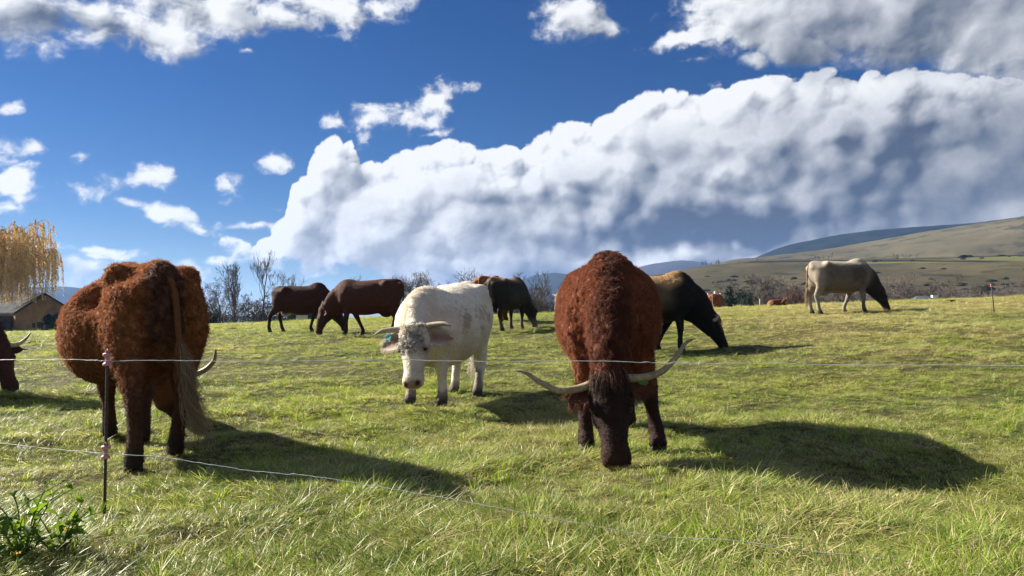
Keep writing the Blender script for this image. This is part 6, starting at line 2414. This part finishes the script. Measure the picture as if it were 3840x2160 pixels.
def barn():
    d = 116
    wall_m = simple_mat('tan_render', (.26, .165, .095), .9, .1, .22, .9)
    dark_m = simple_mat('shaded_stone', (.085, .070, .055), .9, .1, .5, 1.1)  # shade of the front below the roof, put into the stone colour
    roof_m = simple_mat('slate_roof', (.050, .055, .060), .95, .05, .45, .7)
    trim_m = simple_mat('dark_eave', (.03, .026, .024), .8, .2, .3, 3)
    hole = simple_mat('dark_opening', (.012, .011, .010), .7, .3, .3, 3)
    x = at(112, d)
    g = ground_z(x, d)
    root = empty('barn', (x, d, g), rad(-14), label='low barn with grey slate roof and tan gable wall at the left edge', category='barn')
    hw, ev, rg, ln = 5.6, 2.9, 5.75, 24.0
    # gable faces the viewer on the right; the ridge runs away to the left
    W = [(-hw, 0, -.4), (hw, 0, -.4), (hw, 0, ev), (0, 0, rg), (-hw, 0, ev)]
    ang = rad(62)
    ax = np.array([-math.sin(ang), math.cos(ang), 0])
    far_ = [tuple(np.array(p) + ax * ln) for p in W]
    link('wall', mesh_from('wall', W + far_, [(0, 1, 2, 3, 4), (9, 8, 7, 6, 5), (0, 4, 9, 5), (1, 6, 7, 2)], wall_m, smooth=False), root)
    ov = .35
    for sy in (-1, 1):
        sl_ = unit(np.array([sy * hw, 0, ev - rg]))
        nrm = unit(np.array([sl_[2] * -sy, 0, abs(sl_[0])]))
        p0 = np.array([0, 0, rg + .03]) - ax * ov
        p1 = p0 + sl_ * (math.hypot(hw, rg - ev) + .5)
        q0, q1 = p0 + ax * (ln + 2 * ov), p1 + ax * (ln + 2 * ov)
        V = [p0, p1, q1, q0] + [p + np.array([0, 0, .16]) for p in (p0, p1, q1, q0)]
        Fs = [(3, 2, 1, 0), (4, 5, 6, 7), (0, 1, 5, 4), (1, 2, 6, 5), (2, 3, 7, 6), (3, 0, 4, 7)]
        ro = link('roof', mesh_from('roof', V, Fs, roof_m, smooth=False), root)
        b0, b1 = p0 - ax * .03 + np.array([0, 0, -.16]), p1 - ax * .03 + np.array([0, 0, -.16])
        link('bargeboard', mesh_from('bargeboard', [b0, b1, b1 + np.array([0, 0, .30]), b0 + np.array([0, 0, .30]), b0 + ax * .05, b1 + ax * .05, b1 + ax * .05 + np.array([0, 0, .3]), b0 + ax * .05 + np.array([0, 0, .3])],
                                     [(0, 1, 2, 3), (7, 6, 5, 4), (0, 4, 5, 1), (3, 2, 6, 7)], trim_m, smooth=False), ro)
    box_obj('door', (-1.25, -.2, -.06, .0, -.3, 1.35), hole, root)
    box_obj('window', (-2.2, -1.7, -.06, .0, .5, 1.2), hole, root)
    for i, (u0, u1, z0, z1) in enumerate(((2, 5, -.3, 2.2), (7.5, 9, .4, 1.8), (11, 15, -.3, 2.2))):
        c0, c1 = np.array([-hw, 0, 0]) + ax * u0, np.array([-hw, 0, 0]) + ax * u1
        n = np.array([-math.cos(ang), -math.sin(ang), 0]) * .06
        link('door' if i != 1 else 'window', mesh_from('opening', [c0 + n + (0, 0, z0), c1 + n + (0, 0, z0), c1 + n + (0, 0, z1), c0 + n + (0, 0, z1), c0 + (0, 0, z0), c1 + (0, 0, z0), c1 + (0, 0, z1), c0 + (0, 0, z1)],
                                                                 [(0, 1, 2, 3), (0, 4, 5, 1), (1, 5, 6, 2), (2, 6, 7, 3), (3, 7, 4, 0)], hole, smooth=False), root)
    # the low stone lean-to in front of the long wall
    c = np.array([-hw - 3.6, -.8, 0])
    box_obj('outbuilding', (c[0] - 9, c[0] + 2.4, -1.6, 1.5, -.3, 2.35), dark_m, root)
    box_obj('doorway', (c[0] - 1.6, c[0] - .2, -1.66, -1.59, -.3, 1.9), hole, root)
    # creeper on the gable
    rng = np.random.default_rng(14)
    n = 1300
    C = np.stack([rng.uniform(.7, 5.7, n), rng.uniform(-.75, -.1, n), rng.uniform(-.2, 2.55, n)], -1)
    C = C[(C[:, 2] < 2.55 - .35 * np.abs(np.sin(C[:, 0] * 2.1))) & (C[:, 0] > .9 + .5 * np.sin(C[:, 2] * 3))]
    n = len(C)
    a, b = rng.normal(size=(n, 3)) * .14, rng.normal(size=(n, 3)) * .14
    V = np.stack([C - a, C + b, C + a, C - b], 1).reshape(-1, 3)
    M = Matrix.Translation((x, d - .3, g)) @ Matrix.Rotation(rad(-14), 4, 'Z')
    V = np.array([M @ Vector(v) for v in V])
    link('hedge', mesh_from('hedge', V, np.arange(4 * n).reshape(n, 4), M_HEDGE, smooth=False), label='dark green ivy hedge against the tan gable of the barn', category='hedge')


def shed():
    d = 92
    x0, x1 = at(724, d), at(800, d)
    g = ground_z((x0 + x1) / 2, d)
    root = empty('shed', ((x0 + x1) / 2, d, g), 0, label='low dark shed with a pale beige door under the side on cow', category='shed')
    w_ = (x1 - x0) / 2
    dk = simple_mat('tarred_boards', (.04, .036, .032), .9, .1, .35, 5)
    rf = simple_mat('grey_tin', (.16, .16, .16), .6, .4, .25, 3)
    n = 9
    for i in range(n):
        u0, u1 = -w_ + 2 * w_ * i / n, -w_ + 2 * w_ * (i + 1) / n
        box_obj('board', (u0 + .015, u1 - .015, 0 - .02 * (i % 2), 2.0, -.2, 1.12), dk, root)
    V, Fs = box(-w_ - .15, w_ + .15, -.15, 2.2, 1.13, 1.24)
    link('roof', mesh_from('roof', V, Fs, rf, smooth=False), root)
    box_obj('door', (-.80, .62, -.09, -.03, -.1, .98), simple_mat('beige_panel', (.50, .45, .36), .8, .2, .12, 4), root)


def far_houses():
    wh = simple_mat('white_wall', (.62, .62, .60), .8, .2, .12, 1)
    gr = simple_mat('grey_slate', (.075, .085, .10), .9, .1, .3, 1)
    gl = simple_mat('window_glass', (.04, .05, .06), .2, .6, .2, 2)

    def house(px, py_top, d, w_, dep, wall_h, label, chim, rot, roof_h, sidew=None):
        top = at_depth(px, py_top, d)
        root = empty('house', (top[0], d, top[2] - wall_h - roof_h), rad(rot), label=label, category='house')
        box_obj('wall', (-w_ / 2, w_ / 2, 0, dep, -3, wall_h), wh, root)
        e = .4
        V = [(-w_ / 2 - e, -e, wall_h), (w_ / 2 + e, -e, wall_h), (w_ / 2 + e, dep + e, wall_h), (-w_ / 2 - e, dep + e, wall_h), (-w_ / 4, dep / 2, wall_h + roof_h), (w_ / 4, dep / 2, wall_h + roof_h)]
        ro = link('roof', mesh_from('roof', V, [(0, 1, 5, 4), (1, 2, 5), (2, 3, 4, 5), (3, 0, 4), (3, 2, 1, 0)], gr, smooth=False), root)
        for cx, ch in chim:
            box_obj('chimney', (cx - .35, cx + .35, dep / 2 - .3, dep / 2 + .3, wall_h + .2, wall_h + roof_h + ch), wh, ro)
        k = max(2, int(w_ / 2.2))
        for i in range(k):
            u = -w_ / 2 + w_ * (i + .5) / k
            box_obj('window', (u - .4, u + .4, -.05, .0, wall_h - 1.9, wall_h - .7), gl, root)
    house(1806, 738, 236, 5.4, 4.5, 3.6, 'white house with grey slate roof and white chimneys right above the red rump', ((-2.0, .2), (.3, .7), (2.2, .1)), 12, 1.2)
    house(2330, 744, 96, 2.6, 2.4, 2.2, 'small grey roofed hut sunk behind the crest below the bare shrubs', ((1.5, .1),), -8, .7)
    # little white house high on the hill field
    az = math.atan((2256 - CX) / F)
    j = np.argmin(np.abs(a_ - az))
    top = at_depth(2256, 653, 545 * math.cos(az))
    root = empty('house', (top[0], top[1], top[2] - 3.0), 0, label='tiny white house far up on the hill field edge', category='house')
    box_obj('wall', (-1.2, 1.2, 0, 2.4, -2, 2.1), wh, root)
    link('roof', mesh_from('roof', [(-1.5, -.3, 2.1), (1.5, -.3, 2.1), (1.5, 2.7, 2.1), (-1.5, 2.7, 2.1), (-1.5, 1.2, 3.1), (1.5, 1.2, 3.1)], [(0, 1, 5, 4), (2, 3, 4, 5), (0, 4, 3), (1, 2, 5), (3, 2, 1, 0)], gr, smooth=False), root)

left_trees()
dark_treeline()
willow()
right_valley()
barn()
shed()
far_houses()

# ------------------------------------------------------------------ the air itself
def build_haze():
    m, t, o = new_mat('haze')
    v = t.node('ShaderNodeVolumePrincipled')
    v.inputs['Color'].default_value = (0.30, 0.52, 1.0, 1)
    v.inputs['Density'].default_value = HAZE
    v.inputs['Anisotropy'].default_value = 0.2
    t.t.links.new(v.outputs[0], o.inputs['Volume'])
    x, y0, y1, z0, z1 = 6400, -6400, 6400, ZLOW - 1.0, ZTOP + 4.0
    vs = [(sx * x, y, z) for z in (z0, z1) for y in (y0, y1) for sx in (-1, 1)]
    fs = [(0, 2, 3, 1), (4, 5, 7, 6), (0, 1, 5, 4), (2, 6, 7, 3), (0, 4, 6, 2), (1, 3, 7, 5)]
    me = mesh_from('haze', vs, fs, m, smooth=False)
    link('haze', me, kind='stuff', label='thin blue autumn haze over the valley', category='haze')

HAZE = 0.00011
_zs = [v for o in COL.objects if o.get('kind') == 'structure' and o.name != 'clouds' for v in (min(p[2] for p in o.bound_box), max(p[2] for p in o.bound_box))]
ZLOW, ZTOP = min(_zs), max(_zs)
print('haze', ZLOW, ZTOP)
build_haze()
